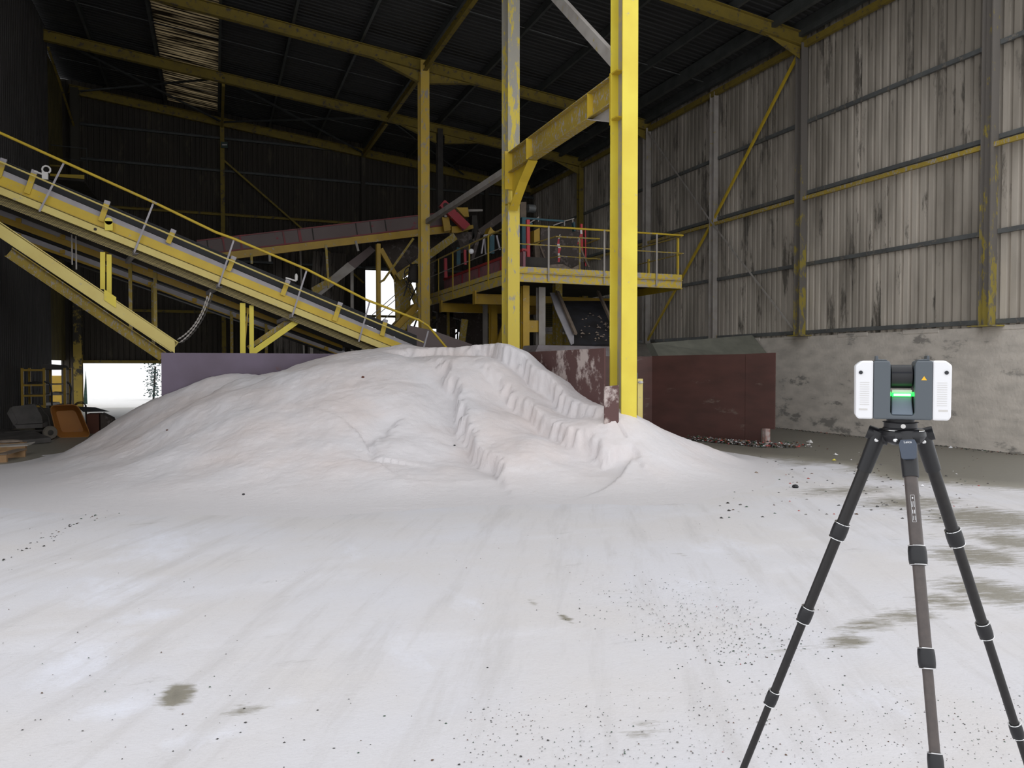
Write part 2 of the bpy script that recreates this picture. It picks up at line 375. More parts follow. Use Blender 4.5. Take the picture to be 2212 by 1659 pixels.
def wetness(x, y):
    # the powder stops along a ragged line; beyond it the concrete is bare and damp
    px_ = None
    best = None
    for (ax, ay), (bx, by) in zip(edge[:-1], edge[1:]):
        dx, dy = bx-ax, by-ay; t = max(-3 if (ax, ay) == edge[0] else 0, min(1 if (bx, by) != edge[-1] else 6, ((x-ax)*dx+(y-ay)*dy)/(dx*dx+dy*dy)))
        qx, qy = ax+t*dx, ay+t*dy; dd = math.hypot(x-qx, y-qy); sg = -(dx*(y-ay)-dy*(x-ax))
        if best is None or dd < best[0]: best = (dd, sg)
    s = best[0]*(1 if best[1] < 0 else -1)
    n = noise.noise(V((x*1.1, y*1.1, 3)))*.35
    wv = max(0, min(1, .32+(s+n)*.55))*.95
    if x < edge[0][0]-.5: wv = min(wv, max(0, (x-edge[0][0]+2.5)/2))
    for bx, by, rx, ry, a in blobs:
        q = ((x-bx)/rx)**2+((y-by)/ry)**2
        if q < 6: wv = max(wv, a*math.exp(-q*.7))
    if y > 16.0: wv = max(wv, .62)
    if x < -2.4 and y > 13.5: wv = max(wv, min(.62, (y-13.2)*.8))
    return wv
def floor():
    xs = list(np.arange(-5.3, 14.11, .075)); ys = list(np.arange(.3, 17.2, .075))+list(np.arange(17.5, 33.4, .8))+[33.4]
    vs = []; wet = []; frs = []
    for y in ys:
        for x in xs:
            z = noise.noise(V((x*.6, y*.6, 9)))*.012 if y < 16 else 0
            vs.append((x, y, z)); wet.append(wetness(x, y)); frs.append(max([0]+[a*math.exp(-(((x-bx)/rx)**2+((y-by)/ry)**2)) for bx, by, rx, ry, a in fresh]) if y < 11 else 0)
    nx = len(xs)
    fs = [(j*nx+i, j*nx+i+1, (j+1)*nx+i+1, (j+1)*nx+i) for j in range(len(ys)-1) for i in range(nx-1)]
    me = bpy.data.meshes.new('floor'); me.from_pydata(vs, [], fs); me.materials.append(m_floor); me.shade_smooth()
    at = me.attributes.new('wet', 'FLOAT', 'POINT'); at.data.foreach_set('value', wet); at = me.attributes.new('fresh', 'FLOAT', 'POINT'); at.data.foreach_set('value', frs)
    o = bpy.data.objects.new('floor', me); COL.objects.link(o)
    struct(o, 'concrete hall floor covered in white powder, damp and bare at the right', 'floor')
floor()
mb = MB(); mb.box(-60, 60, -45, .3, -.3, -.012); mb.box(-60, -5.3, .3, 33.4, -.3, -.012); mb.box(14.3, 60, .3, 33.4, -.3, -.012); mb.box(-60, 60, 33.4, 110, -.3, -.012)
struct(mb.build('floor', m_yard, smooth=False), 'pale open yard outside the hall doors', 'ground')

# ------------------------------------------------------------------ walls, roof
mb = MB(); mb.box(XW, XW+.3, ROOF_Y0, YB+.3, -.1, 2.4)
for k in range(14):
    y = ROOF_Y0+.3+k*1.85; mb.box(XW-.012, XW+.02, y, y+.9, 2.33, 2.43)
struct(mb.build('wall_right', m_conc, smooth=False, bevel=.02), 'stained grey concrete lower wall on the right behind the tripod', 'wall')
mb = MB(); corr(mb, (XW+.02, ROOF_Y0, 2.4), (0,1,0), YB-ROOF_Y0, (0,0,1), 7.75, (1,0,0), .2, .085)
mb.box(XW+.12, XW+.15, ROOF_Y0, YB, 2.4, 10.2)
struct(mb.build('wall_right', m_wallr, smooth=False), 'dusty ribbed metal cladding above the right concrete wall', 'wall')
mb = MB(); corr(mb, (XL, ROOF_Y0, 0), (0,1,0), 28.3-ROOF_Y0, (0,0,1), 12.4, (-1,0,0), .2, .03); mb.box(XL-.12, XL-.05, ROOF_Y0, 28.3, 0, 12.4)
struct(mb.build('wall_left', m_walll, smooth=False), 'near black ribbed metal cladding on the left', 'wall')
mb = MB(); corr(mb, (XL-.35, 28.2, 1.85), (0,1,0), 5.0, (0,0,1), 10.5, (-1,0,0), .2, .03); mb.box(XL-.5, XL-.42, 28.2, 33.2, 1.85, 12.4); mb.box(XL-.5, XL-.05, 28.2, 28.3, 0, 12.4)
struct(mb.build('wall_left', m_wally, smooth=False), 'yellowish cladding of the far left bay over an open gap', 'wall')
mb = MB()
OP = [(-4.75, 1.0, 0, 1.74), (6.12, 8.6, 0, 5.8), (8.6, 10.8, 0, 3.3)]
def bwall(x0, x1, z0, z1):
    corr(mb, (x0, YB, z0), (1,0,0), x1-x0, (0,0,1), z1-z0, (0,1,0), .2, .035); mb.box(x0, x1, YB+.05, YB+.1, z0, z1)
def rz(x): return ROOFZ(x)+.4
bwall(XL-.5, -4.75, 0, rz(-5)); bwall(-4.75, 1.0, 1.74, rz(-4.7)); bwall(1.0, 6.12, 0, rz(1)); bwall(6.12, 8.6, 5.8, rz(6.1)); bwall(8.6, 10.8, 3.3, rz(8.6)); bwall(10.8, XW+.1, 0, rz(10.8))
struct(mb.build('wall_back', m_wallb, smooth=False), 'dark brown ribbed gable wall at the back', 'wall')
# roof sheet with the translucent strip left out
PUR = [6+1.93*k for k in range(-5, 5)]
SX0, SX1 = 6-1.93*4+.1, 6-1.93*3+.02      # the strip of skylight lies between two purlins
def roofsheet(mb, x0, x1):
    z0, z1 = ROOFZ(x0)+.42, ROOFZ(x1)+.42
    d = V((x1-x0, 0, z1-z0)); L_ = d.length
    corr(mb, (x0, ROOF_Y0, z0), (0,1,0), YB+.2-ROOF_Y0, d.normalized(), L_, (.114,0,1), .2, .03)
mb = MB(); roofsheet(mb, XL-.6, SX0); roofsheet(mb, SX1, XW+.3)
for x0, x1 in ((XL-.6, SX0), (SX1, XW+.3)):
    z0, z1 = ROOFZ(x0)+.5, ROOFZ(x1)+.5
    mb.poly([(x0,ROOF_Y0,z0),(x1,ROOF_Y0,z1),(x1,YB+.2,z1),(x0,YB+.2,z0)], (0,0,.04))
struct(mb.build('ceiling', m_roof, smooth=False), 'blackened corrugated roof sheeting', 'roof')
mb = MB(); roofsheet(mb, SX0, SX1)
struct(mb.build('window_1', m_sky, smooth=False), 'grimy translucent roof light strip glowing in thin lines', 'skylight')
n_tr = [0]
def trim(mb, m, label, cat, bevel=0):
    n_tr[0] += 1; return struct(mb.build('trim_%d' % n_tr[0], m, smooth=False), label, cat)
for k, x in enumerate(PUR):
    z = ROOFZ(x)+.29; mb = MB(); mb.chan((x, ROOF_Y0, z), (x, YB, z), .22, .075, t=.012)
    trim(mb, m_purl, 'grey steel purlin running under the dark roof', 'purlin')['group'] = 'roof purlins'
for x in (12.9, 13.75):
    z = ROOFZ(x)+.2; mb = MB(); mb.chan((x, ROOF_Y0, z), (x, YB, z), .32, .12)
    trim(mb, m_purl, 'deep grey eaves channel along the %s of the right wall' % ('inside' if x < 13 else 'top'), 'purlin')
FRY = [10.3, 15.34, 22.7, 27.8, 32.85]
for y in (12.8, 19.3, 25.3, 30.4):
    mb = MB(); mb.bar((XL, y, ROOFZ(XL)+.28), (XW, y, ROOFZ(XW)+.28), .018, .018)
    trim(mb, m_galv, 'thin grey tie rod crossing the purlins', 'rod')['group'] = 'roof tie rods'
# wall girts
def girt(p0, p1, m, label, s=.09, gr=None):
    mb = MB(); mb.chan(p0, p1, s, .07, t=.008); o = trim(mb, m, label, 'girt')
    if gr: o['group'] = gr
wy = [ROOF_Y0, 10.3, 15.34, 19.0, 22.7, 27.8, YB]
for a, b in zip(wy[:-1], wy[1:]):
    for z, nm in ((7.8, 'upper'), (6.02, 'middle'), (4.22, 'lower'), (2.5, 'bottom')):
        girt((XW-.05, a+.12, z), (XW-.05, b-.12, z), m_galv, 'grey %s girt on the right wall cladding' % nm, gr='%s girts of the right wall' % nm)
for z, m in ((10.8, m_purl), (9.5, m_purl), (7.75, m_yelf), (5.9, m_purl), (3.8, m_yelf)):
    x1_ = min(XW, 14-(z-9.85)/.115) if z > 10 else XW
    girt((XL, YB-.06, z), (x1_, YB-.06, z), m, '%s girt across the back wall at %s height' % ('yellow' if m is m_yelf else 'grey', {10.8:'top', 9.5:'high', 7.75:'upper middle', 5.9:'middle', 3.8:'low'}[z]), .1)

# ------------------------------------------------------------------ steel frame
def column(x, y, z0, z1, m, label, h=.38, b=.27, name='steel_column', mweb=None):
    t = thing(name, label, 'column', (x, y, z0))
    if mweb is None:
        mb = MB(); mb.ibeam((x, y, z0), (x, y, z1), h, b, up=(0,1,0), tf=.022, tw=.014); mb.build('shaft', m, t, smooth=False)
    else:
        for s in (-1, 1): mb = MB(); mb.bar((x, y+s*(h/2-.011), z0), (x, y+s*(h/2-.011), z1), b, .022, up=(0,1,0)); mb.build('flange', m, t, bevel=.004, smooth=False)
        mb = MB(); mb.bar((x, y, z0), (x, y, z1), .014, h-.044, up=(0,1,0)); mb.build('web', mweb, t, smooth=False)
    mb = MB(); mb.box(x-.2, x+.2, y-.26, y+.26, z0, z0+.025); mb.build('base_plate', m, t, smooth=False)
    return t
XC = 5.88
m_web = M('dust_coated_yellow_web', (.40,.34,.15), (.34,.29,.15), (.30,.27,.22), .5, dscale=9, rough=.8, stretch=(1,1,.4))
cA = column(XC, 10.3, 0, ROOFZ(XC)+.1, m_yelb, 'bright yellow steel column nearest, rising out of the white pile', mweb=m_web)
cB = column(XC+.1, 15.34, 0, ROOFZ(XC)+.1, M('grey_topped_yellow_paint', (.66,.52,.07), (.60,.46,.06), (.34,.32,.27), .0, scale=1.2, dscale=9, rough=.6, zd=.026, stretch=(1,1,.3)), 'yellow and grey dusted steel column behind, left end of the bolted beam', mweb=m_web)
cC = column(6.0, 22.7, 0, ROOFZ(6)+.1, m_colc, 'dusty ochre steel column behind the conveyor head')
cD = column(7.96, 27.8, 0, ROOFZ(8), m_dark, 'thin dark brown column far behind the dusty ochre one', .26, .2)
# stiffener plates and bolts on the near pair
zt, zb = 6.17, 5.74
mb = MB(); mb.box(XC-.13, XC+.13, 10.3, 10.52, zt-.02, zt); mb.box(XC-.13, XC+.13, 10.3, 10.52, 5.45, 5.47); mb.build('stiffener', m_yel, cA, smooth=False)
mb = MB(); mb.box(XC-.03, XC+.23, 15.1, 15.34, zt-.02, zt); mb.box(XC-.03, XC+.23, 15.1, 15.34, 5.1, 5.12); mb.build('stiffener', m_yel, cB, smooth=False)
bm = thing('bolted_beam', 'dusty yellow bolted beam spanning between the two nearest yellow columns', 'beam', (XC, 12.8, 5.7))
mb = MB(); mb.ibeam((XC, 10.55, (zt+zb)/2), (XC+.05, 15.1, (zt+zb)/2), zt-zb, .2, tf=.018); mb.build('web_beam', m_yeld, bm, smooth=False)
mb = MB(); mb.poly([(XC-.006,10.55,zb),(XC-.006,11.35,zb),(XC-.006,10.55,5.45)], (.012,0,0)); mb.bar((XC,11.35,zb-.008), (XC,10.55,5.45), .2, .016)
mb.build('haunch', m_dusty, bm, smooth=False)
mb = MB(); mb.poly([(XC+.044,15.1,zb),(XC+.044,14.0,zb),(XC+.044,14.55,5.4),(XC+.044,15.1,4.95)], (.012,0,0)); mb.bar((XC+.05,14.0,zb-.01), (XC+.05,14.5,5.42), .2, .018); mb.bar((XC+.05,14.5,5.42), (XC+.05,15.08,4.95), .2, .018)
mb.build('haunch', m_yel, bm, smooth=False)
for y0 in (10.52, 15.11):
    mb = MB(); mb.box(XC-.12, XC+.13, y0, y0+.025, zb-.35, zt+.02); mb.build('end_plate', m_yel, bm, smooth=False)
for y0 in (11.35, 14.0):
    mb = MB(); mb.box(XC-.095, XC+.1, y0-.008, y0+.008, zb, zt-.02); mb.build('stiffener', m_yel, bm, smooth=False)
for k in range(7):
    mb = MB(); mb.lathe([(.016,0),(.016,.014),(.010,.02)], (XC-.085, 10.52, zt-.06-k*.1), (0,-1,0), 8); mb.lathe([(.016,0),(.016,.014)], (XC-.085, 10.56, zt-.06-k*.1), (-.8,-.6,0), 8)
    mb.build('bolt', m_dusty, bm)
# rafters
names = {10.3:'nearest', 15.34:'second', 22.7:'third, meeting the dusty ochre column', 27.8:'fourth', 32.85:'last, along the back wall'}
for y in FRY:
    x0 = XL-.1
    t = thing('roof_rafter', 'yellow steel roof rafter, %s from the front' % names[y], 'rafter', (x0, y, ROOFZ(x0)-.2))
    mb = MB(); mb.ibeam((x0, y, ROOFZ(x0)), (XW, y, ROOFZ(XW)), .33, .17); mb.build('web_beam', m_yelf, t, smooth=False)
    if y < 32:
        xc = 8.0 if y == 27.8 else 6.0
        for s in (-1, 1):
            mb = MB(); a = V((xc+s*.16, y, ROOFZ(xc)-.17)); mb.poly([a-V((0,.006,0)), V((xc+s*1.5, y-.006, ROOFZ(xc+s*1.5)-.16)), a-V((0,.006,.34))], (0,.012,0))
            mb.bar(V((xc+s*1.5, y, ROOFZ(xc+s*1.5)-.17)), a-V((0,0,.34)), .16, .014); mb.build('haunch', m_yelf, t, smooth=False)
        mb = MB(); a = V((XW-.2, y, ROOFZ(XW)-.17)); mb.poly([a-V((0,.006,0)), V((XW-1.3, y-.006, ROOFZ(XW-1.3)-.16)), a-V((0,.006,.3))], (0,.012,0)); mb.build('haunch', m_yelf, t, smooth=False)
# right wall columns
for y, lab, mm in ((10.3, 'nearest, right of the tripod scanner', m_wcol), (15.34, 'second, where the bright yellow brace ends', m_wcol), (19.0, 'slim intermediate one in the braced bay', m_dusty),
                   (22.7, 'third, behind the platform railing', m_dusty), (27.8, 'far dark one behind the nearest yellow column', m_yelf)):
    column(XW-.14 if y != 19 else XW-.1, y, 2.4, 9.75, m_dusty if y in (19.,) else mm, 'dusty yellow wall column on the right wall, '+lab, .22, .2 if y != 19 else .16, 'wall_column')
mbb = MB(); mbb.bar((XW-.12, ROOF_Y0, 9.72), (XW-.12, YB, 9.72), .1, .16)
tag(mbb.build('eaves_beam', m_yelf, smooth=False), 'long yellow eaves beam along the top of the right wall', 'beam')
for a, b, l in ((10.3, 15.34, 'nearest bay'), (15.34, 19.0, 'near half of the braced bay'), (19.0, 22.7, 'far half of the braced bay'), (22.7, 27.8, 'bay behind the platform'), (ROOF_Y0, 10.3, 'bay at the right edge')):
    mb = MB(); mb.bar((XW-.14, a+.1, 5.86), (XW-.14, b-.1, 5.86), .07, .09)
    tag(mb.build('wall_strut', m_yeld, smooth=False), 'yellow horizontal strut on the right wall, '+l, 'strut')
def brace(name, label, pts, m, a=.06):
    mb = MB()
    for p, q in zip(pts[:-1], pts[1:]): mb.ang(p, q, a, up=(1,0,0), t=.008)
    return tag(mb.build(name, m, smooth=False), label, 'brace')
X_ = XW-.16
brace('wall_brace', 'yellow diagonal brace on the right wall rising toward the camera', [(X_,22.6,2.5),(X_,19.0,5.9),(X_,15.4,9.6)], m_yel)
brace('wall_brace', 'thin grey diagonal brace crossing the yellow one on the right wall', [(X_-.03,22.6,9.6),(X_-.03,19.0,5.9),(X_-.03,15.45,2.5)], m_dusty, .05)
mb = MB(); mb.chan((XC, 10.48, 6.28), (XC+.05, 15.1, 10.4), .19, .09, t=.012)
tag(mb.build('diagonal_brace', m_dusty, smooth=False), 'dusty channel brace rising left from the nearest yellow column', 'brace')
mb = MB(); mb.ang((6.0, 15.5, 5.9), (6.0, 22.5, 5.95), .14, t=.012)
tag(mb.build('diagonal_brace', m_dusty, smooth=False), 'grey angle strut between the two rear columns in front of the red guard', 'strut')
for a, b in ((15.34, 22.7), (22.7, 27.8), (27.8, 33)):
    mb = MB(); z = ROOFZ(6)-.12; mb.ibeam((6.0, a+.2, z), (6.0, b-.1, z), .2, .12)
    tag(mb.build('ridge_tie_beam', m_yelf, smooth=False), {15.34:'yellow roof tie beam over the mid bay, upper end off frame', 22.7:'yellow roof tie beam just behind the dusty ochre column', 27.8:'short yellow roof tie beam reaching the back wall'}[a], 'beam')
# left side verticals and back wall posts
mb = MB(); 
for x, lab in ((.37, 'dark back wall post carrying the small green sign'), (6.0, 'dark back wall post left of the tall bright opening')):
    mb = MB(); mb.ibeam((x, YB-.2, 0 if x < 1 else 5.9), (x, YB-.2, ROOFZ(x)), .2, .16, up=(0,1,0)); tag(mb.build('gable_post', m_yelf if x < 1 else m_wallb, smooth=False), lab, 'column')
mb = MB(); mb.ibeam((11.6, YB-.2, 0), (11.6, YB-.2, ROOFZ(11.6)), .2, .16, up=(0,1,0)); tag(mb.build('gable_post', m_wallb, smooth=False), 'dark back wall post behind the platform machinery', 'column')
column(XL+.12, YB-.35, 0, ROOFZ(XL), M('top_shaded_mustard_paint', (.34,.24,.03), (.28,.2,.03), (.035,.03,.02), .15, dscale=2, zd=.06, rough=.7), 'yellow corner column left of the low bright doorway', .3, .28, 'corner_column')  # upper shaft darkened in its paint, as shade above the light from the gap
mb = MB(); mb.box(-4.9, 1.1, YB-.12, YB-.02, 1.74, 1.86); struct(mb.build('trim_90', m_yelf, smooth=False), 'yellow lintel rail over the low bright doorway', 'lintel')
def rodbrace(p, q, lab, m=m_yelf, r=.03):
    mb = MB(); mb.bar(p, q, r*2, r*2); tag(mb.build('roof_brace', m, smooth=False), lab, 'brace')
rodbrace((.4, YB-.25, 9.9), (6.0, YB-.25, 5.2), 'long thin diagonal brace low on the back wall', m_yelf, .035)
rodbrace((-4.6, 27.8, ROOFZ(-4.6)), (.37, YB-.2, ROOFZ(.4)), 'thin brace under the far left roof, falling right', m_purl)
rodbrace((.37, 27.8, ROOFZ(.4)), (6., YB-.2, ROOFZ(6)), 'thin brace under the central far roof, falling right', m_purl)
rodbrace((.37, YB-.2, ROOFZ(.4)), (6., 27.8, ROOFZ(6)), 'thin brace under the central far roof, rising right', m_purl)
rodbrace((-4.6, YB-.2, ROOFZ(-4.6)), (.37, 27.8, ROOFZ(.4)), 'thin brace under the far left roof, rising right', m_purl)
rodbrace((6., 27.8, ROOFZ(6)), (10.5, YB-.2, ROOFZ(10.5)), 'thin roof brace right of the dusty ochre column', m_purl)
rodbrace((XL+.1, 27.9, 11.7), (XL+.1, 32.5, 10.6), 'short yellow brace at the top left corner', m_yelf)
mb = MB(); mb.bar((.37,27.9,ROOFZ(.4)-.2), (.37,YB-.3,ROOFZ(.4)-.2), .1, .1); tag(mb.build('roof_strut', m_yelf, smooth=False), 'yellow strut under the roof above the small green sign', 'strut')
sg = thing('exit_sign', 'small dim green sign with a pale strip high on the back wall post', 'sign', P(485, 320, Y=YB-.4))
a = P(477, 306, Y=YB-.4); b_ = P(492, 320, Y=YB-.4)
mb = MB(); mb.box(a.x, b_.x, YB-.4, YB-.34, b_.z, a.z); mb.build('face', m_sign, sg, smooth=False)
mb = MB()
for k in range(4):
    q = P(481.2+k*2.6, 312.7, Y=YB-.41); mb.box(q.x-.018, q.x+.018, YB-.412, YB-.405, q.z-.02, q.z+.02)
mb.build('lettering', m_tapew, sg, smooth=False)

# ------------------------------------------------------------------ the powder heap
CP = [(-4.5,12,-.1),(-3.1,13.85,0),(-2.75,15,0),(-2.6,16,.02),(-2.6,17,0),(-3,12.6,-.05),(-2.2,11.4,0),(-1.35,10.4,0),(0,9.6,0),(1,9.2,0),(2,8.95,0),(3.3,8.8,0),(4.5,8.5,0),(5.5,8.4,0),(7,8.9,0),(8,10,0),(8.6,11.2,0),(8.4,12.5,0),(7.6,13.4,0),
      (-5,10,-.4),(-2,8.5,-.45),(0,7.2,-.5),(3,6.7,-.5),(6,6.5,-.45),(9.5,9,-.4),(10,12,-.4),(9,14,-.3),(-4.5,15,-.3),(-4,17,-.3),
      (-1.7,15.8,.72),(-.94,15.5,1.12),(-.3,15.4,1.45),(.3,15.4,1.6),(1.0,15.4,1.55),(1.9,15.2,1.75),(2.5,14.9,1.98),(3.2,14.6,2.03),(3.9,14.2,1.99),(4.6,14,1.88),(5.2,13.6,1.76),(5.5,12.8,1.71),(5.5,11.7,1.41),(5.5,10.5,.98),(5.5,10.1,.92),
      (5.95,10.1,.88),(6.5,10.8,.78),(7.05,10.9,.56),(7.65,11,.38),(6.2,12,.8),(6.3,13,.4),(6.1,15,.3),
      (.84,11.27,.6),(.96,12.84,1.2),(1.05,14.0,1.52),(2.8,11.04,.72),(3.22,12.7,1.57),(-1.09,13.1,.42),(-1.24,14.7,.7),(-.4,13.6,.95),(3.53,9.4,.25),(3.89,10.03,.5),(4.5,11.46,1.15),(4.9,9.3,.35),(2.0,12.6,1.35),(2.2,10.0,.36),(.2,14.6,1.35),
      (5.5,15.6,1.5),(3,16,1.9),(0,16.2,1.4),(1.5,10.1,.32),(-.2,11.2,.32),(6.3,9.4,.32),(7.2,9.9,.22)]
cp = np.array(CP, float)
def tps(r2): return np.where(r2 > 1e-12, r2*np.log(r2+1e-12)*.5, 0)
n = len(cp); K = tps(((cp[:, None, :2]-cp[None, :, :2])**2).sum(-1))+np.eye(n)*.04
Pm = np.hstack([np.ones((n, 1)), cp[:, :2]]); A_ = np.block([[K, Pm], [Pm.T, np.zeros((3, 3))]])
sol = np.linalg.solve(A_, np.concatenate([cp[:, 2], np.zeros(3)]))
gx = np.arange(-4.6, 9.4, .032); gy = np.arange(7.6, 16.2, .032)
GX, GY = np.meshgrid(gx, gy); pts = np.stack([GX.ravel(), GY.ravel()], 1)
Z = tps(((pts[:, None, :]-cp[None, :, :2])**2).sum(-1)) @ sol[:n]+sol[n]+pts @ sol[n+1:]
def scarp(line, amps, wdt=.045, L_=.7, jag=.10):
    """a small cliff along a line: the ground steps up to the right of it"""
    best = np.full(len(pts), 1e9); sg = np.zeros(len(pts)); am = np.zeros(len(pts)); al = np.zeros(len(pts)); acc = 0
    for k, ((ax, ay), (bx, by)) in enumerate(zip(line[:-1], line[1:])):
        dx, dy = bx-ax, by-ay; L2 = dx*dx+dy*dy
        t = np.clip(((pts[:, 0]-ax)*dx+(pts[:, 1]-ay)*dy)/L2, 0, 1)
        ex, ey = pts[:, 0]-ax-t*dx, pts[:, 1]-ay-t*dy; dd = np.hypot(ex, ey); s = -(dx*ey-dy*ex)
        m_ = dd < best; best[m_] = dd[m_]; sg[m_] = np.sign(s[m_]); am[m_] = (amps[k]*(1-t)+amps[k+1]*t)[m_]; al[m_] = (acc+t*math.sqrt(L2))[m_]; acc += math.sqrt(L2)
    s = best*sg
    near = np.where(best < 1.2)[0]; j = np.zeros(len(pts))
    for i in near: j[i] = noise.noise(V((pts[i, 0]*1.6, pts[i, 1]*1.6, 5)))*jag*1.6+noise.noise(V((pts[i, 0]*6, pts[i, 1]*6, 7)))*jag*.35
    s = s+j
    for i in near: s[i] += .09*math.exp(-abs(s[i])/.12)*noise.noise(V((pts[i, 0]*10, pts[i, 1]*10, 2)))
    return am*.78*(.5*np.tanh(s/wdt)-.32)*np.exp(-np.abs(s)/L_)
S1 = [fpt(1105, 1090), fpt(1080, 1060), (3.52,9.7), (3.52,10.5), (3.62,11.3), (3.72,12.0), (3.72,12.7), (3.6,13.2)]
Z += scarp(S1, [.0,.14,.36,.46,.50,.44,.34,.05])
S2 = [fpt(1440, 1062), fpt(1370, 1040), (5.05,9.4), (4.92,10.2), (4.72,11.1), (4.45,12.0), (4.2,12.8)]
Z += scarp(S2, [.0,.14,.34,.42,.42,.26,.0], L_=.5)
S3 = [(5.50,9.75), (5.40,9.95), (5.28,10.6), (5.18,11.3), (5.0,12.2), (4.7,13.1), (4.2,13.7), (3.4,14.05), (2.9,14.1)]
Z += scarp(S3, [.0,.06,.36,.52,.52,.42,.30,.22,.0], L_=.45)
S4 = [fpt(760, 1040), (2.0,10.3), (2.2,10.9), (2.55,11.5), (2.75,11.7)]
Z += scarp(S4, [.0,.09,.18,.18,.0], wdt=.09, L_=.5)
S5 = [(-1.6,13.2), (-.7,13.9), (.2,14.5), (1.0,15.0), (1.6,15.3)]
Z += scarp(S5, [0,.22,.36,.30,.05], wdt=.16, L_=.8, jag=.06)
S6 = [(.3,13.6), (1.0,14.1), (1.9,14.3)]
Z += scarp(S6, [0,.16,.0], wdt=.08, L_=.4)
for i in range(len(pts)):
    x, y = pts[i]
    if Z[i] > -.1:
        q = min(1, max(0, Z[i]*3))
        Z[i] += (noise.noise(V((x*1.3, y*1.3, 1)))*.07+noise.noise(V((x*4.5, y*3.5, 2)))*.016+noise.noise(V((x*13, y*13, 4)))*.009)*(.25+.75*q)
Z = Z.reshape(GX.shape)
Z = .5*(Z+np.sqrt(Z*Z+.12**2))-.022
keep = Z > -.006
ins = ~((GY > 15.58) & (GX > -1.0) & (GX < 9))
keep &= ins
nx = len(gx); idx = -np.ones(Z.shape, int); vs = []; fs = []
for j in range(Z.shape[0]-1):
    for i in range(nx-1):
        q = ((j, i), (j, i+1), (j+1, i+1), (j+1, i))
        if all(keep[a] for a in q):
            f = []
            for a in q:
                if idx[a] < 0: idx[a] = len(vs); vs.append((GX[a], GY[a], Z[a]))
                f.append(int(idx[a]))
            fs.append(f)
me = bpy.data.meshes.new('powder_heap'); me.from_pydata([(x-2, y-12, z) for x, y, z in vs], [], fs); me.materials.append(m_pile); me.shade_smooth()
o = bpy.data.objects.new('powder_heap', me); COL.objects.link(o); o.location = (2, 12, 0)
tag(o, 'huge heap of pinkish white powder scooped into ridges', 'heap')

# ------------------------------------------------------------------ bunker boards
def board(name, p0, p1, z0, z1, m, label, parts=(), th=.03, z1b=None):
    p0, p1 = V((p0[0], p0[1], 0)), V((p1[0], p1[1], 0)); nrm = (p1-p0).cross(V((0,0,1))).normalized()*th
    mb = MB(); z1b = z1 if z1b is None else z1b
    mb.poly([p0+V((0,0,z0)), p1+V((0,0,z0)), p1+V((0,0,z1b)), p0+V((0,0,z1))], -nrm)
    return tag(mb.build(name, m, smooth=False), label, 'board')
pl = P(348, 762, Y=15.62)
board('steel_sheet', (pl.x, 15.62), (5.5, 15.62), 0, pl.z, m_purp, 'purple grey steel sheet standing behind the white heap at left', z1b=pl.z)
pr = P(1305, 752, X=5.58)
board('partition_board', (5.58, 15.55), (5.58, pr.y), 0, P(1100,763,X=5.58).z, m_maro3, 'maroon board splashed with white powder behind the heap, left of the nearest column', z1b=pr.z)
a = P(1337, 832, Y=9.93); b_ = P(1306, 835, Y=9.93)
mb = MB(); mb.poly([(b_.x,9.93,.5),(a.x,9.93,.5),(a.x,9.93,a.z),(b_.x,9.93,b_.z)], (0,.02,0))
tag(mb.build('partition_board', m_maro3, smooth=False), 'small speckled maroon offcut leaning at the foot of the nearest yellow column', 'board')
c0 = P(1408, 941, Z=0); c1 = P(1673, 962, Z=0)
board('partition_board', (6.15, c0.y), (c0.x, c0.y), 0, 1.87, m_maro2, 'maroon board in shade right behind the nearest yellow column')
zt2 = P(1673, 765, D=(c1-CAM).length).z
bw = thing('partition_board', 'large worn dark maroon board panel right of the nearest yellow column', 'board', (c0.x, c0.y, 0))
bd = (c1-c0).normalized(); cm = c0+(c1-c0)*.78
mb = MB(); nrm = bd.cross(V((0,0,1)))*-.03
mb.poly([c0+V((0,0,.02)), cm+V((0,0,.02)), cm+V((0,0,1.9)), c0+V((0,0,1.88))], nrm); mb.build('panel', m_maro2, bw, smooth=False)
mb = MB(); mb.poly([cm+bd*.006+V((0,0,.02)), c0+(c1-c0)*.9+V((0,0,.02)), c0+(c1-c0)*.9+V((0,0,.33)), c1+V((0,0,.33)), c1+V((0,0,1.92)), cm+bd*.006+V((0,0,1.9))], nrm); mb.build('panel', m_maro2, bw, smooth=False)
ps = c0+(c1-c0)*.95-nrm*2
mb = MB(); mb.box(ps.x-.06, ps.x+.06, ps.y-.05, ps.y+.05, 0, .34); 
m_rpost = M('peeling_rust_post', (.45,.40,.38), (.25,.10,.07), scale=9, rough=.8)
mb.build('foot_post', m_rpost, bw, smooth=False)
# post frame beside the column
g = P(1384, 860, D=12.9)
pf = thing('rubber_faced_stanchion', 'cream and black rubber faced stanchion at the right of the nearest column', 'post', (g.x, g.y, 0))
zt_ = P(1384, 818, D=12.9).z
mb = MB(); mb.box(g.x-.10, g.x+.085, g.y+.06, g.y+.09, 0, zt_); mb.build('rubber_pad', m_blk, pf, smooth=False)
mb = MB(); mb.chan((g.x+.03, g.y+.02, 0), (g.x+.03, g.y+.02, zt_), .08, .1, up=(0,1,0)); mb.build('channel', m_pale, pf, smooth=False)
mb = MB(); mb.tube([(g.x-.005,g.y,0),(g.x-.005,g.y,zt_-.06)], .014); mb.build('rod', m_pale, pf)
mb = MB(); mb.ball((g.x-.02,g.y-.02,zt_-.06), .05, 10, (1,1,.55)); mb.build('cap', m_wh2, pf)
mb = MB(); mb.tube([(g.x-.04,g.y+.05,zt_),(g.x-.04,g.y+.05,zt_+.1)], .012); mb.build('pin', m_galv, pf)
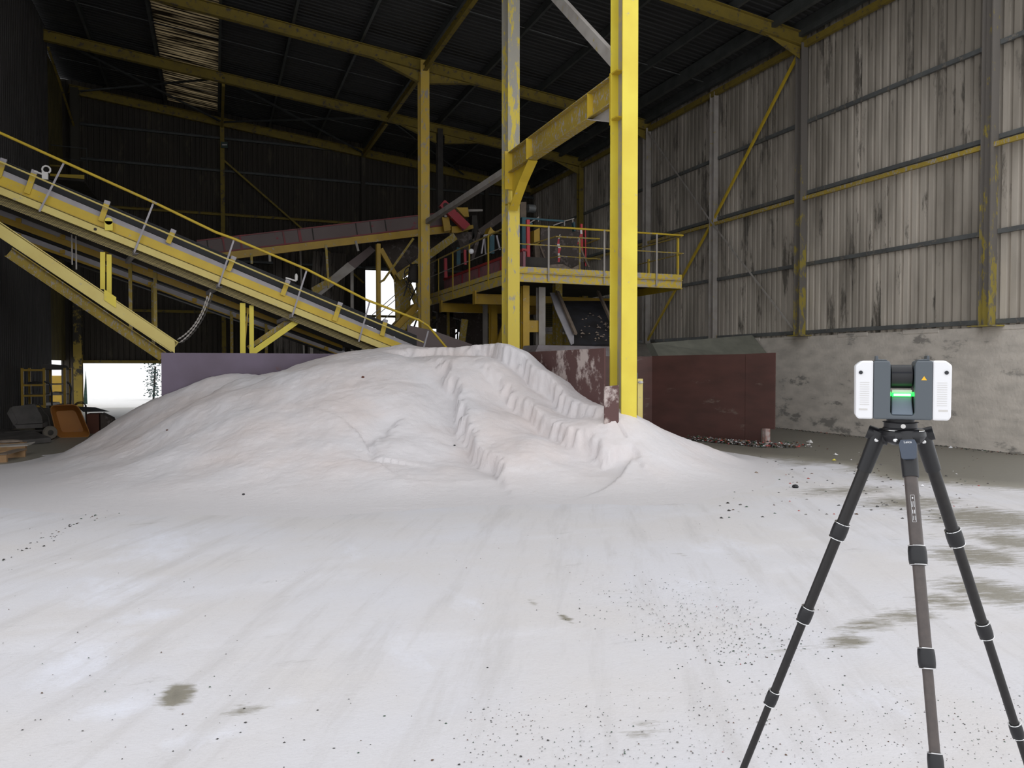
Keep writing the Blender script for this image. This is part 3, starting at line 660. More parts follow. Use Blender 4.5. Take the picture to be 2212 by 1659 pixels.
# concrete hopper ledge behind the boards, and the sloped concrete haunch by the wall
mb = MB(); a, b_, c_, d_ = P(1163,745,Y=16.4), P(1372,750,Y=16.4), P(1372,775,Y=16.0), P(1150,775,Y=16.0)
mb.poly([d_, c_, b_, a], (0,.9,0))
tag(mb.build('hopper_rim', m_ledge, smooth=False), 'pale dusty concrete hopper rim above the splashed maroon board', 'hopper')
mb = MB(); a, b_, c_, d_ = P(1408,741,Y=17.2), P(1640,741,Y=17.2), P(1660,766,Y=16.4), P(1424,772,Y=16.4)
mb.poly([d_, V((13.9,16.4,1.82)), V((13.9,17.2,2.5)), a], (0,.3,-.02))
tag(mb.build('concrete_ledge', M('greenish_grey_concrete', (.21,.21,.17), (.16,.16,.13), rough=.9), smooth=False), 'greenish grey sloped concrete ledge above the dark maroon board', 'ledge')

# ------------------------------------------------------------------ conveyors
def band(mb, y, x0, x1, top, bot, th):
    """flat flank of a conveyor: lines top/bot are (level at left edge, fall) seen on the plane y"""
    q = [P(x0, bot[0]+bot[1]*x0, Y=y), P(x1, bot[0]+bot[1]*x1, Y=y), P(x1, top[0]+top[1]*x1, Y=y), P(x0, top[0]+top[1]*x0, Y=y)]
    mb.poly(q, (0, th, 0)); return q
YA = 17.0
ca = thing('belt_conveyor', 'nearest yellow belt conveyor sloping down behind the heap, with handrail', 'conveyor', P(420, 600, Y=YA))
SG = (365,.426); GY_ = (378,.420); YP = (400,.41); PB = (421,.405); MBt = (442,.398)
XE = 905
mb = MB(); band(mb, YA+.03, -75, XE, SG, GY_, .03); band(mb, YA+.85, -75, XE, SG, GY_, .03); mb.build('belt_skirt', m_dust, ca, smooth=False)
mb = MB(); band(mb, YA, -75, XE, GY_, YP, .04); band(mb, YA+.85, -75, XE, GY_, YP, .04); mb.build('side_plate', m_yel, ca, smooth=False)
mb = MB(); band(mb, YA-.10, -75, 850, (402,.409), PB, .04)
q0, q1 = P(-75, 402-75*.409, Y=YA-.1), P(850, 402+850*.409, Y=YA-.1); mb.poly([q0, q1, q1+V((0,.12,.03)), q0+V((0,.12,.03))], (0,0,-.012))
q0, q1 = P(-75, 421-75*.405, Y=YA-.1), P(850, 421+850*.405, Y=YA-.1); mb.poly([q0, q1, q1+V((0,.14,0)), q0+V((0,.14,0))], (0,0,.012))
band(mb, YA+.9, -75, 850, (402,.409), PB, .04); mb.build('channel_beam', m_pale, ca, smooth=False)
mb = MB(); band(mb, YA+.02, -75, 830, PB, MBt, .01); mb.build('mesh_guard', m_mesh, ca, smooth=False)
mb = MB(); band(mb, YA+.9, -75, 830, (410,.405), (452,.398), .01); q0, q1 = P(-75, 421-75*.405, Y=YA), P(830, 421+830*.405, Y=YA); mb.poly([q0, q1, q1+V((0,.9,0)), q0+V((0,.9,0))], (0,0,-.02)); mb.build('belt_tray', m_dark, ca, smooth=False)
mb = MB(); band(mb, YA+.4, -75, 900, (343,.424), (364,.426), .05); q0, q1 = P(-75, 345-75*.424, Y=YA+.4), P(900, 345+900*.424, Y=YA+.4); mb.poly([q0, q1, q1+V((0,.45,-.1)), q0+V((0,.45,-.1))], (0,0,-.02)); mb.build('belt', m_blk, ca, smooth=False)
hr = [(-70,251),(0,287),(139,350),(332,437),(466,501.5),(506,516),(663,582),(790,647),(905,691.5),(925,704),(965,752)]
mb = MB(); mb.tube([P(x, y, Y=YA-.18) for x, y in hr], .027, 10); mb.build('handrail', m_yel, ca)
mb = MB(); mb.tube([P(x, 349+.429*x if x < 700 else 649.3+(x-700)*.42, Y=YA-.14) for x in (-70, 200, 450, 700, 800, 915)], .017, 8); mb.build('mid_rail', m_pale, ca)
for (x0, y0), (x1, y1) in (((139,350),(85,457)), ((332,437),(290,545)), ((506,516),(472,618)), ((663,582),(631,683)), ((799,650),(775,738)), ((925,715),(915,752))):
    mb = MB(); mb.bar(P(x0, y0, Y=YA-.16), P(x1, y1, Y=YA-.12), .035, .012, up=(0,1,0)); r_ = mb.build('rail_post', m_dust, ca, smooth=False)
    if x1 < 700 and x1 > 100:
        mb = MB(); q = P(x1, y1, Y=YA-.13); mb.ang(q-V((0,.02,.02)), q+V((-.25,.9,-.12)), .08, t=.01); mb.build('bracket', m_dust, r_, smooth=False)
for x, y, x2, y2 in ((75,370,58,418), (232,436,218,478), (375,498,363,525), (505,556,493,585), (622,607,610,638), (735,655,722,693), (833,692,825,725), (8,345,-4,382)):
    a, b_ = P(x, y, Y=YA-.03), P(x2, y2, Y=YA-.03)
    mb = MB(); mb.bar(a, b_, .10, .03, up=(0,1,0)); br = mb.build('idler_bracket', m_yel, ca, smooth=False)
    d = (a-b_).normalized(); mb = MB(); mb.bar(a-d*.05, a+d*.02, .105, .04, up=(0,1,0)); mb.build('worn_end', m_dust, br, smooth=False)
for x, y, kind in ((100,372,0), (640,601,1)):
    a = P(x, y, Y=YA-.05); mb = MB()
    if kind == 0: mb.tube([a+V((-.2,0,.0)), a+V((-.05,0,-.05)), a+V((.03,0,-.08))], .02); mb.tube([a+V((.07*math.cos(t), 0, .05+.07*math.sin(t))) for t in np.linspace(-1, 4.4, 9)], .018); mb.box(a.x-.07, a.x+.03, a.y-.03, a.y+.03, a.z-.14, a.z)
    else: mb.lathe([(.03,-.05),(.035,.04),(.025,.08),(.01,.1)], a); mb.bar(a+V((-.22,0,0)), a+V((0,0,-.06)), .03, .03)
    mb.build('pull_switch', m_wh2, ca)
# oval yellow strap plate and small hanging things on the flank
a = P(235, 478, Y=YA-.12)
mb = MB(); mb.lathe([(.07,0),(.07,.02)], a, (0,-1,0), 16); mb.box(a.x-.07, a.x+.07, a.y-.02, a.y, a.z-.18, a.z); mb.build('strap_plate', m_yelb, ca, smooth=False)
q = P(206, 495, Y=YA-.105); mb = MB(); mb.lathe([(.028,0),(.028,.01)], q, (0,-1,0), 10); mb.build('bolt', m_dark, ca)
# flank supports
for xs_, y0, y1 in ((222,545,625), (236,550,655)):
    mb = MB(); mb.bar(P(xs_, y0, Y=YA-.12), P(xs_, y1, Y=YA-.12), .085, .06, up=(0,1,0)); mb.build('hanger', m_yelb, ca, smooth=False)
# yellow slanted supports
def slant(label, pts_, yy, w_, h_, m):
    mb = MB(); mb.bar(P(*pts_[0], Y=yy), P(*pts_[1], Y=yy), w_, h_, up=(0,0,1)); return tag(mb.build('slanted_support', m, smooth=False), label, 'support')
a, b_ = P(-18, 484, Y=16.5), P(378, 750, Y=16.5)
mb = MB(); mb.ibeam(a, b_, .24, .16, up=(0,0,1)); mb.poly([a+V((-.02,-.085,-.12)), b_+V((0,-.085,-.12)), b_+V((.0,-.085,.12)), a+V((-.02,-.085,.12))], (0,.01,0))
mb.mat(1); mb.poly([P(*p, Y=16.40) for p in ((225,648),(251,665.5),(251,642),(225,624.5))], (0,.012,0))
tag(mb.build('slanted_support', [m_pale, m_yelb], smooth=False), 'big pale yellow slanted beam carrying the nearest conveyor, in front', 'support')
a, b_ = P(20, 545, Y=17.7), P(352, 770, Y=17.7)
mb = MB(); mb.ibeam(a, b_, .22, .15); tag(mb.build('slanted_support', m_yeld, smooth=False), 'darker slanted beam running just beneath the big pale yellow one', 'support')
tr = thing('trestle_leg', 'yellow trestle legs with slanted struts under the nearest conveyor', 'support', P(530, 757, Y=17.15))
for x, y0, y1, ww in ((524, 655, 775, .11), (543, 660, 775, .09)):
    mb = MB(); mb.bar(P(x, y0, Y=17.15), V((P(x, y1, Y=17.15).x, 17.15, 0.2)), ww, .1, up=(0,1,0)); mb.build('leg', m_yelb, tr, smooth=False)
mb = MB(); mb.bar(P(536,665,Y=17.25), P(528,750,Y=17.25), .03, .03); mb.build('tie', m_yel, tr, smooth=False)
mb = MB(); mb.chan(P(642, 694, Y=17.1), P(545, 762, Y=17.1), .12, .1); mb.build('strut', m_yelb, tr, smooth=False)
mb = MB(); mb.chan(P(628, 690, Y=17.4), P(536, 752, Y=17.4), .10, .1); mb.build('strut', m_yeld, tr, smooth=False)
# conveyors B and C behind
def conv(label, yy, x0, x1, gt, gb, yb, lx):
    t = thing('belt_conveyor', label, 'conveyor', P((x0+x1)/2, gb[0]+gb[1]*(x0+x1)/2, Y=yy))
    mb = MB(); band(mb, yy+.02, x0, x1, gt, gb, .03); mb.build('belt_skirt', m_dust, t, smooth=False)
    mb = MB(); band(mb, yy, x0, x1, gb, yb, .05); band(mb, yy+.8, x0, x1, gb, yb, .05); mb.build('side_plate', m_ochre, t, smooth=False)
    mb = MB(); band(mb, yy+.3, x0, x1, (yb[0]-3, yb[1]), (yb[0]+5, yb[1]), .5); band(mb, yy+.15, x0, x1, (gt[0]-8, gt[1]), (gt[0]+3, gt[1]), .6); mb.build('belt', m_blk, t, smooth=False)
    for x in lx:
        z1 = yb[0]+yb[1]*x; p = P(x, z1-14, Y=yy-.03); q = V((p.x, p.y, max(.05, p.z-random.choice((1.4, 1.6)))))
        mb = MB(); mb.bar(p, q, .07, .05, up=(0,1,0)); mb.build('hanger', m_yeld, t, smooth=False)
    for x in range(int(max(x0, 0))+40, int(x1)-20, 95):
        mb = MB(); p = P(x, gt[0]+gt[1]*x+7, Y=yy-.02); mb.box(p.x-.05, p.x+.05, yy-.03, yy, p.z-.06, p.z+.03); mb.build('idler_bracket', m_ochre, t, smooth=False)
    return t
conv('second yellow conveyor, directly beneath the nearest one', 18.5, -55, 740, (453,.37), (465,.37), (478.5,.371), (281, 335))
conv('third yellow conveyor, lowest of the three parallel ones', 20.0, -55, 745, (486,.366), (499,.366), (506.5,.3525), (330, 500, 575))
# chains
for k, (x0, y0, x1, y1, m) in enumerate(((455,632,388,740,m_dusty), (448,640,384,733,m_dusty), (459,636,392,741,m_dark))):
    mb = MB(); n_ = 26; a, b_ = P(x0, y0, Y=16.75), P(x1, y1, Y=16.75)
    for i in range(n_):
        t0 = i/n_; t1 = (i+1.15)/n_; sag = lambda t: V((.0, 0, -.22*4*t*(1-t)*.5))+V((.1*4*t*(1-t)*.5,0,0))
        p, q = a.lerp(b_, t0)+sag(t0), a.lerp(b_, t1)+sag(t1); mb.bar(p, q, .030 if i % 2 else .014, .014 if i % 2 else .030)
    tag(mb.build('hanging_chain', m, smooth=False), ['pale hanging chain, rightmost pale one by the slanted beam foot', 'pale hanging chain, left one by the slanted beam foot', 'dark hanging chain by the slanted beam foot'][k], 'chain')
for k, (x, y0, y1) in enumerate(((155,507,572), (164,510,582))):
    mb = MB(); mb.tube([P(x, y0, Y=17.5), P(x+1, y1, Y=17.5)], .015, 6); tag(mb.build('hanging_wire', m_dusty), ['brown wire hanging under the nearest conveyor at left', 'pale wire hanging beside the brown one under the nearest conveyor'][k], 'wire')

# covered red-grey conveyor rising right
YD = 24.5
t = thing('covered_conveyor', 'long red edged grey covered conveyor rising right on a yellow beam', 'conveyor', P(700, 520, Y=YD))
TD = (568.5,-.1141); BDm = (608,-.122)
def lv(l, x): return l[0]+l[1]*x
mb = MB(); band(mb, YD, 425, 958, TD, (601,-.1195), .06); mb.build('side_panel', m_redp, t, smooth=False)
mb = MB(); band(mb, YD-.03, 425, 958, (567,-.1141), (569.5,-.1141), .9); band(mb, YD-.03, 425, 958, (599.5,-.1195), (602.5,-.1195), .08)
for x in (481, 518, 611, 645): mb.bar(P(x, lv(TD, x), Y=YD-.02), P(x+5, lv(BDm, x)-7, Y=YD-.02), .05 if x != 645 else .09, .02, up=(0,1,0))
mb.build('red_edging', m_redl, t, smooth=False)
for x in (447, 674, 768, 799, 831):
    mb = MB(); mb.bar(P(x, lv(TD, x), Y=YD-.015), P(x+4, lv(BDm, x)-7, Y=YD-.015), .035, .012, up=(0,1,0)); mb.build('panel_joint', m_dark, t, smooth=False)
mb = MB(); band(mb, YD-.05, 425, 975, (603,-.1195), (621,-.1225), .10); mb.build('carrier_beam', m_ochre, t, smooth=False)
mb = MB(); band(mb, YD+.2, 425, 958, (570,-.1141), (590,-.1195), .7); mb.build('belt', m_dark, t, smooth=False)
for x in (543, 582, 704, 768):
    mb = MB(); p = P(x, lv(BDm, x)+6, Y=YD-.06); q = P(x+(6 if x > 600 else 1), lv(BDm, x)+(100 if x == 704 else 28), Y=YD-.06); mb.bar(p, q, .07, .05, up=(0,1,0)); mb.build('hanger', m_yeld if x in (543, 704) else m_dusty, t, smooth=False)
# head pieces
hd = thing('drive_unit', 'yellow drive head of the covered conveyor with diagonal red belt guard', 'drive', P(985, 500, Y=YD-.3))
yh = YD-.35
mb = MB(); mb.poly([P(*p, Y=yh-.25) for p in ((950,444),(961,431),(1016,485),(1003,497))], (0,.2,0)); g = mb.build('belt_guard', m_redg, hd, smooth=False)
for x, y in ((949,445),(961,432),(975,470),(1001,495),(987,457)):
    mb = MB(); mb.ball(P(x, y, Y=yh-.27), .022, 8); mb.build('bolt', m_silv, g)
q = P(963, 444, Y=yh-.255); mb = MB(); mb.lathe([(.09,0),(.09,.01)], q, (0,-1,0), 14); mb.build('access_hole', m_dark, g)
mb = MB(); mb.poly([P(*p, Y=yh) for p in ((955,469),(970,468),(974,497),(960,500))], (0,.1,0)); mb.poly([P(*p, Y=yh) for p in ((985,448),(1011,448),(1013,468),(1003,468))], (0,.5,0)); mb.poly([P(*p, Y=yh+.1) for p in ((976,489),(1022,486),(1023,493),(990,503),(976,503))], (0,.3,0)); mb.build('head_frame', m_ochre, hd, smooth=False)
mb = MB(); q = P(962, 467, Y=yh-.03); mb.box(q.x-.04, q.x+.04, q.y-.05, q.y, q.z-.04, q.z+.04); mb.build('bearing', m_dusty, hd, smooth=False)
mb = MB(); mb.poly([P(*p, Y=yh+.3) for p in ((1012,452),(1043,452),(1043,456),(1012,457))], (0,.1,0)); mb.build('arm', m_dusty, hd, smooth=False)
mb = MB(); mb.poly([P(*p, Y=yh+.4) for p in ((1020,465),(1030,465),(1034,500),(1026,530),(1019,520))], (0,.4,0)); mb.build('rear_plate', m_dark, hd, smooth=False)
mb = MB(); mb.poly([P(*p, Y=yh+.4) for p in ((972,503),(1024,500),(1026,525),(1012,540),(994,535),(990,520))], (0,.8,0)); tag(mb.build('discharge_chute', m_brown, smooth=False), 'dark brown discharge chute under the red belt guard', 'chute')
mb = MB(); q = P(1017, 522, Y=yh+.38); mb.lathe([(.07,0),(.07,.02)], q, (0,-1,0), 12); tag(mb.build('inspection_hole', m_blk), 'small black inspection hole plate on the discharge chute', 'plate')
mb = MB(); mb.bar(P(982,511,Y=YD-.5), P(858,600,Y=YD-.5), .2, .24); tag(mb.build('slanted_support', m_yeld, smooth=False), 'yellow slanted beam falling left from the conveyor drive head', 'support')
af = thing('conveyor_trestle', 'ochre post with two crossing struts before the tall bright opening', 'support', P(817, 740, Y=YD-.1))
pp = P(817, 527, Y=YD-.1)
mb = MB(); mb.ibeam((pp.x,pp.y,0), pp, .2, .12, up=(0,1,0)); mb.build('post', m_ochre, af, smooth=False)
mb = MB(); mb.bar(P(822,538,Y=YD-.12), P(857,600,Y=YD-.12), .14, .14, up=(0,1,0)); mb.build('strut', m_ochre, af, smooth=False)
mb = MB(); mb.bar(P(893,515,Y=YD-.2), P(829,605,Y=YD-.2), .07, .05, up=(0,1,0)); mb.bar(P(829,605,Y=YD-.2), P(820,610,Y=YD-.2), .07, .05, up=(0,1,0)); mb.build('strut', m_yeld, af, smooth=False)
mb = MB(); mb.bar(P(851,600,Y=YD-.1), P(858,700,Y=YD-.1), .03, .03); mb.build('tie', m_yeld, af, smooth=False)
mb = MB(); pq = P(870, 602, Y=YD+.3); mb.bar((pq.x,pq.y,0), pq, .5, .1, up=(0,1,0)); tag(mb.build('support_plate', m_yeld, smooth=False), 'dark yellow upright plate right of the bright opening', 'plate')
# dark hopper sides behind the trestle
mb = MB(); mb.poly([P(*p, Y=YD+1.2) for p in ((820,512),(975,492),(958,530),(895,575),(862,607),(835,560))], (0,.6,0)); tag(mb.build('dark_hopper', m_brown, smooth=False), 'dark brown funnel hopper behind the crossing struts', 'hopper')
# corrugated screen under the covered conveyor
s = thing('corrugated_screen', 'dirty corrugated sheet screen hanging beneath the covered conveyor', 'screen', P(680, 650, Y=27))
a, b_, c_, d_ = P(590,565,Y=27.2), P(655,560,Y=27.0), P(800,540,Y=28), P(655,760,Y=27)
mb = MB(); z0, z1 = 0, a.z+.4; corr(mb, (a.x,27.2,z0), (1,0,0), b_.x-a.x, (0,0,1), z1-z0, (0,-1,0), .22, .05); mb.build('sheet', m_hop, s, smooth=False)
mb = MB(); corr(mb, (b_.x,27.0,z0), (1,.25,0), P(788,600,Y=27.9).x-b_.x-1.1, (.06,0,1), z1-z0, (0,-1,0), .3, .06); mb.build('sheet', m_hop, s, smooth=False)
mb = MB(); mb.bar((b_.x+.05,26.95,z0), (b_.x-.1,26.95,z1), .06, .06); mb.build('edge_strip', m_dusty, s, smooth=False)
# inclined grey chute conveyor
ch = thing('inclined_chute', 'dusty grey and yellow inclined chute rising toward the bright opening', 'chute', P(720, 620, Y=25.2))
mb = MB(); mb.poly([P(*p, Y=25.2) for p in ((752,567),(800,531),(811,541),(768,580))], (0,.7,0)); mb.build('end_cover', m_redp, ch, smooth=False)
mb = MB(); mb.poly([P(*p, Y=25.22) for p in ((660,644),(752,566),(768,580),(675,652))], (0,.65,0)); mb.build('trough', m_dusty, ch, smooth=False)
mb = MB(); mb.poly([P(*p, Y=25.18) for p in ((672,622),(716,597),(716,610),(680,638))], (0,.05,0)); mb.build('side_plate', m_yeld, ch, smooth=False)
for px, py in ((672,650),(760,582)):
    q = P(px, py, Y=25.8); mb = MB(); mb.bar((q.x,25.8,0), q, .1, .1, up=(0,1,0)); mb.build('leg', m_dusty, ch, smooth=False)
# cable ladder lines in front of the opening
for k, (x0, y0, x1, y1) in enumerate(((768,712,882,612), (775,716,884,621), (800,716,884,642))):
    mb = MB(); mb.tube([P(x0, y0, Y=21.4), P(x1, y1, Y=24)], .012, 6); tag(mb.build('guard_cable', m_dusty), ['upper thin stair rail crossing the bright opening', 'middle thin stair rail crossing the bright opening', 'lower thin stair rail crossing the bright opening'][k], 'rail')
# lower feeder between opening and column
fd = thing('feeder_conveyor', 'ochre boxed feeder rising right beside the bright opening', 'conveyor', P(870, 700, Y=23.6))
mb = MB(); mb.poly([P(*p, Y=23.6) for p in ((832,722),(885,668),(898,655),(905,668),(860,715),(850,728))], (0,.6,0)); mb.build('trough', m_ochre, fd, smooth=False)
mb = MB(); mb.poly([P(*p, Y=23.4) for p in ((862,712),(930,645),(934,655),(872,716))], (0,.1,0)); mb.build('side_plate', m_yeld, fd, smooth=False)
mb = MB(); mb.bar(P(859,640,Y=23.9), P(859,700,Y=23.9), .12, .1, up=(0,1,0)); mb.bar(P(876,600,Y=23.9), P(905,665,Y=23.9), .18, .1, up=(0,1,0)); mb.bar(P(902,590,Y=23.9), P(905,670,Y=23.9), .12, .1, up=(0,1,0)); mb.build('leg', m_yeld, fd, smooth=False)
mt = thing('hose_reel', 'dark tangled motor with hoses before the small bright gaps', 'motor', P(893, 595, Y=23.3))
mb = MB(); mb.lathe([(.12,-.25),(.16,-.2),(.16,.2),(.1,.3)], P(893,592,Y=23.3), (.1,0,1), 14); mb.build('housing', m_dark, mt)
for k in range(5):
    mb = MB(); c = P(893+random.uniform(-8,8), 580+k*7, Y=23.2); r0 = random.uniform(.12,.22)
    mb.tube([c+V((r0*math.cos(t), random.uniform(-.04,.04), r0*1.1*math.sin(t)-.1*k*.5)) for t in np.linspace(0, 4.6, 12)], .018, 6); mb.build('hose', m_dark, mt)
mb = MB(); mb.bar(P(880,560,Y=23.4), P(908,600,Y=23.4), .05, .05); mb.bar(P(885,600,Y=23.4), P(872,640,Y=23.4), .04, .04); mb.bar(P(900,620,Y=23.4), P(885,650,Y=23.4), .04, .04); mb.bar(P(906,600,Y=23.4), P(908,650,Y=23.4), .04, .04); mb.build('bracket', m_dark, mt, smooth=False)

# ------------------------------------------------------------------ raised platform
XP, YP_ = 6.72, 17.0
pa = P(1118, 577, Y=YP_); pe = P(1470, 617, Y=YP_); x0, x1 = XP, P(1471, 600, Y=YP_).x
zd = P(1130, 588, Y=YP_).z
pf = thing('raised_platform', 'raised yellow railed platform behind the two nearest columns', 'platform', (x0, YP_, zd-.3))
mb = MB(); mb.box(x0, x1, YP_+.02, 25.2, zd-.05, zd); mb.build('deck', m_dark, pf, smooth=False)
mb = MB(); mb.box(x0, x1, YP_-.03, YP_, zd+.0, zd+.13); mb.build('toe_board', m_plat, pf, smooth=False)
mb = MB(); mb.chan((x0, YP_-.01, zd-.13), (x1, YP_-.01, zd-.13), .22, .08); mb.box(x0, x1, YP_-.035, YP_, zd-.03, zd-.005); mb.build('edge_beam', m_plat, pf, smooth=False)
mb = MB(); mb.box(x0-.03, x0, YP_, 25.2, zd-.25, zd-.02); mb.box(x0-.03, x0, YP_, 25.2, zd+.0, zd+.13); mb.build('edge_beam', m_plat, pf, smooth=False)
mb = MB(); mb.box(x1, x1+.03, YP_, 20, zd-.25, zd+.13); mb.build('edge_beam', m_yel, pf, smooth=False)
zr, zm = zd+1.08, zd+.6
mb = MB(); mb.tube([(x0, YP_-.04, P(1127,487,Y=YP_).z), (x1+.03, YP_-.04, P(1472,509,Y=YP_).z)], .025); mb.build('top_rail', m_yel, pf)
zr = P(1300, 497, Y=YP_).z
mb = MB(); mb.tube([(x0, YP_-.04, zr-.48), (x1+.05, YP_-.04, zr-.46)], .016); mb.build('mid_rail', m_yeld, pf)
for px in (1183, 1303, 1416): 
    x = P(px, 560, Y=YP_).x; mb = MB(); mb.bar((x, YP_-.06, zd-.2), (x, YP_-.06, zr-.01), .045, .012, up=(0,1,0)); mb.build('rail_post', m_dusty, pf, smooth=False)
mb = MB(); mb.tube([(x1, YP_, zr-.02), (x1-.02, 20, zr-.02)], .022); mb.tube([(x1, YP_, zr-.48), (x1, 20, zr-.48)], .016); mb.build('side_rail', m_yeld, pf)
for y in (YP_+.15, 18.6):
    mb = MB(); mb.bar((x1, y, zd), (x1, y, zr-.03 if y < 18 else zr-.4), .05, .05); mb.build('rail_post', m_yel, pf, smooth=False)
mb = MB(); mb.tube([(x0, 17.2, zr), (x0, 25.2, zr+.02)], .025); mb.build('side_rail', m_yeld, pf)
mb = MB(); mb.tube([(x0, 17.2, zr-.45), (x0, 25.2, zr-.45)], .014); mb.build('side_rail', m_dusty, pf)
for px in (1057, 1016, 980, 949):
    y = P(px, 560, X=x0).y; mb = MB(); mb.bar((x0-.03, y, zd-.2), (x0-.03, y, zr), .1, .012, up=(1,0,0)); mb.build('rail_post', m_yel, pf, smooth=False)
for px, yb in ((1029, 0), (956, 0)):
    y = P(px, 630, X=x0).y; mb = MB(); mb.ibeam((x0-.05, y, zd-.42), (x0+4.4, y, zd-.42), .28, .15); mb.box(x0-.07, x0-.04, y-.12, y+.12, zd-.57, zd-.2); mb.build('cross_beam', m_ochre, pf, smooth=False)
for y in (18.6, 21.6):
    for x in (8.6, 10.9):
        mb = MB(); mb.ibeam((x, y, 0), (x, y, zd-.05), .2, .2, up=(0,1,0)); mb.build('support_leg', m_yeld, pf, smooth=False)
# legs and stuff below seen left of column B
for k, (px, y, ww, m, lab) in enumerate(((1065, 21.5, .2, m_ochre, 'ochre upright under the platform, left of the grey yellow column'), (1048, 22.5, .12, m_dusty, 'slim dusty upright under the platform beside the ochre one'),
        (968, 25.0, .08, m_yeld, 'thin pale upright under the platform nearest the small bright gaps'), (1134, 17.7, .17, m_ochre, 'ochre upright just right of the grey yellow column'), (1168, 17.9, .18, m_dusty, 'dusty grey upright left of the inclined black chute'))):
    p = P(px, 660, Y=y); mb = MB(); mb.ibeam((p.x, y, 0), (p.x, y, zd-.25), ww*1.1, ww, up=(0,1,0)); tag(mb.build('platform_leg', m, smooth=False), lab, 'column')
for k, (x0_, y0_, x1_, y1_, yy, ww, m, lab) in enumerate(((1090,700,1070,760,21,.12,m_ochre,'curved ochre knee brace under the platform'), (1004,690,994,760,23,.2,m_yeld,'broad leaning ochre plate right of the small bright gap'), (1142,705,1162,705,17.9,.3,m_ochre,'short ochre cross piece between two uprights under the platform'))):
    mb = MB(); mb.bar(P(x0_,y0_,Y=yy), P(x1_,y1_,Y=yy), ww, .1, up=(0,1,0)); tag(mb.build('knee_brace', m, smooth=False), lab, 'brace')
# machine casing behind the platform leaves only small gaps of light
mc = thing('machine_casing', 'dark machine casing under the platform with light behind it', 'machine', P(1000, 760, Y=26))
for k, q in enumerate((((1000,655),(1100,655),(1100,765),(1010,765)), ((938,652),(1000,652),(1000,692),(938,672)), ((946,672),(978,672),(980,735),(948,735)), ((978,690),(984,690),(984,735),(978,735)), ((910,560),(938,560),(938,655),(925,655)))):
    mb = MB(); mb.poly([P(*p, Y=26.0) for p in q], (0,.3,0)); mb.build('casing_panel', m_brown, mc, smooth=False)
q0, q1 = P(946, 735, Y=26.1), P(1100, 765, Y=26.1); mb = MB(); mb.box(q0.x, q1.x, 26.0, 26.3, 0, q1.z+.2); mb.build('plinth', m_brown, mc, smooth=False)
q = P(930, 600, Y=26.2); mb = MB(); mb.bar((q.x,26.2,0), q, .1, .1, up=(0,1,0)); mb.build('leg', m_brown, mc, smooth=False)
for a, b_ in (((984,690),(1000,735)), ((983,722),(999,708)), ((990,690),(988,735)), ((930,705),(946,692)), ((885,735),(900,690))):
    mb = MB(); mb.bar(P(*a, Y=26.2), P(*b_, Y=26.2), .05, .05); mb.build('bar', m_dark, mc, smooth=False)
# grey trough side behind the heap crest
mb = MB(); q0, q1 = P(880,765,Y=19.2), P(1040,765,Y=19.2); mb.poly([P(880,702,Y=19.2), P(935,714,Y=19.2), P(1020,744,Y=19.2), q1, V((q1.x,19.2,0)), V((q0.x,19.2,0))], (0,.05,0)); tag(mb.build('trough_side', m_redp, smooth=False), 'grey pink sheet trough side just above the heap crest', 'trough')
# belt machine on the platform: red panel along the side
mb = MB(); p0, p1 = P(950, 600, X=7.25), P(1090, 545, X=7.25)
z0 = zd+.05
rp = thing('belt_feeder', 'dusty red sided feeder lying along the left platform railing', 'feeder', (7.25, 20, zd))
mb = MB(); mb.box(7.2, 7.26, 17.6, 24.6, zd+.02, zd+.62); mb.build('side_panel', m_pinkp, rp, smooth=False)
mb = MB(); mb.box(7.17, 7.3, 17.6, 24.6, zd+.60, zd+.67)
for y in (19.2, 21.0, 22.6): mb.box(7.185, 7.2, y-.04, y+.04, zd+.02, zd+.6)
mb.build('red_edging', m_redg, rp, smooth=False)
mb = MB(); mb.box(7.3, 8.0, 17.8, 24.4, zd+.1, zd+.5); mb.build('belt_bed', m_dark, rp, smooth=False)
mb = MB(); mb.ball(P(1018, 543, X=x0-.12), .075, 16); 
bl = mb.build('globe_lamp', m_white); tag(bl, 'small white globe lamp on the left platform railing', 'lamp')
# screening machine
YM = 19.6
sm = thing('screening_machine', 'teal framed dusty brown screening machine standing on the platform', 'machine', P(1200, 590, Y=YM))
mb = MB(); mb.poly([P(*p, Y=YM) for p in ((1168,492),(1258,496),(1262,598),(1166,596))], (0,1.6,0)); mb.build('body', m_brown, sm, smooth=False)
mb = MB(); mb.poly([P(*p, Y=YM-.06) for p in ((1154,498),(1166,492),(1166,525),(1154,528))], (0,1.0,0)); mb.build('yellow_flank', m_ochre, sm, smooth=False)
mb = MB(); mb.poly([P(*p, Y=YM-.05) for p in ((1155,528),(1166,528),(1168,572),(1157,572))], (0,.1,0)); mb.bar(P(1165,528,Y=YM-.2), P(1182,572,Y=YM-.2), .05, .05); mb.build('prop_board', m_woodd, sm, smooth=False)
mb = MB()
a, b_ = P(1131, 471, Y=YM-.3), P(1131, 575, Y=YM-.3); mb.bar(a, b_, .14, .14, up=(0,1,0))
for (xa, ya), (xb, yb) in (((1126,471),(1218,478)), ((1131,482),(1150,484)), ((1238,480),(1240,500))): mb.bar(P(xa, ya, Y=YM-.3), P(xb, yb, Y=YM-.3), .05 if xb < 1230 else .12, .05)
mb.build('teal_frame', m_teal, sm, smooth=False)
mb = MB()
for (xa, ya), (xb, yb) in (((1140,484),(1163,470)), ((1218,478),(1240,472)), ((1195,487),(1220,478)), ((1163,468),(1163,479)), ((1219,476),(1219,488)), ((1237,474),(1237,482))): mb.bar(P(xa, ya, Y=YM-.3), P(xb, yb, Y=YM-.3), .03, .03)
mb.build('spring_arm', m_dusty, sm, smooth=False)
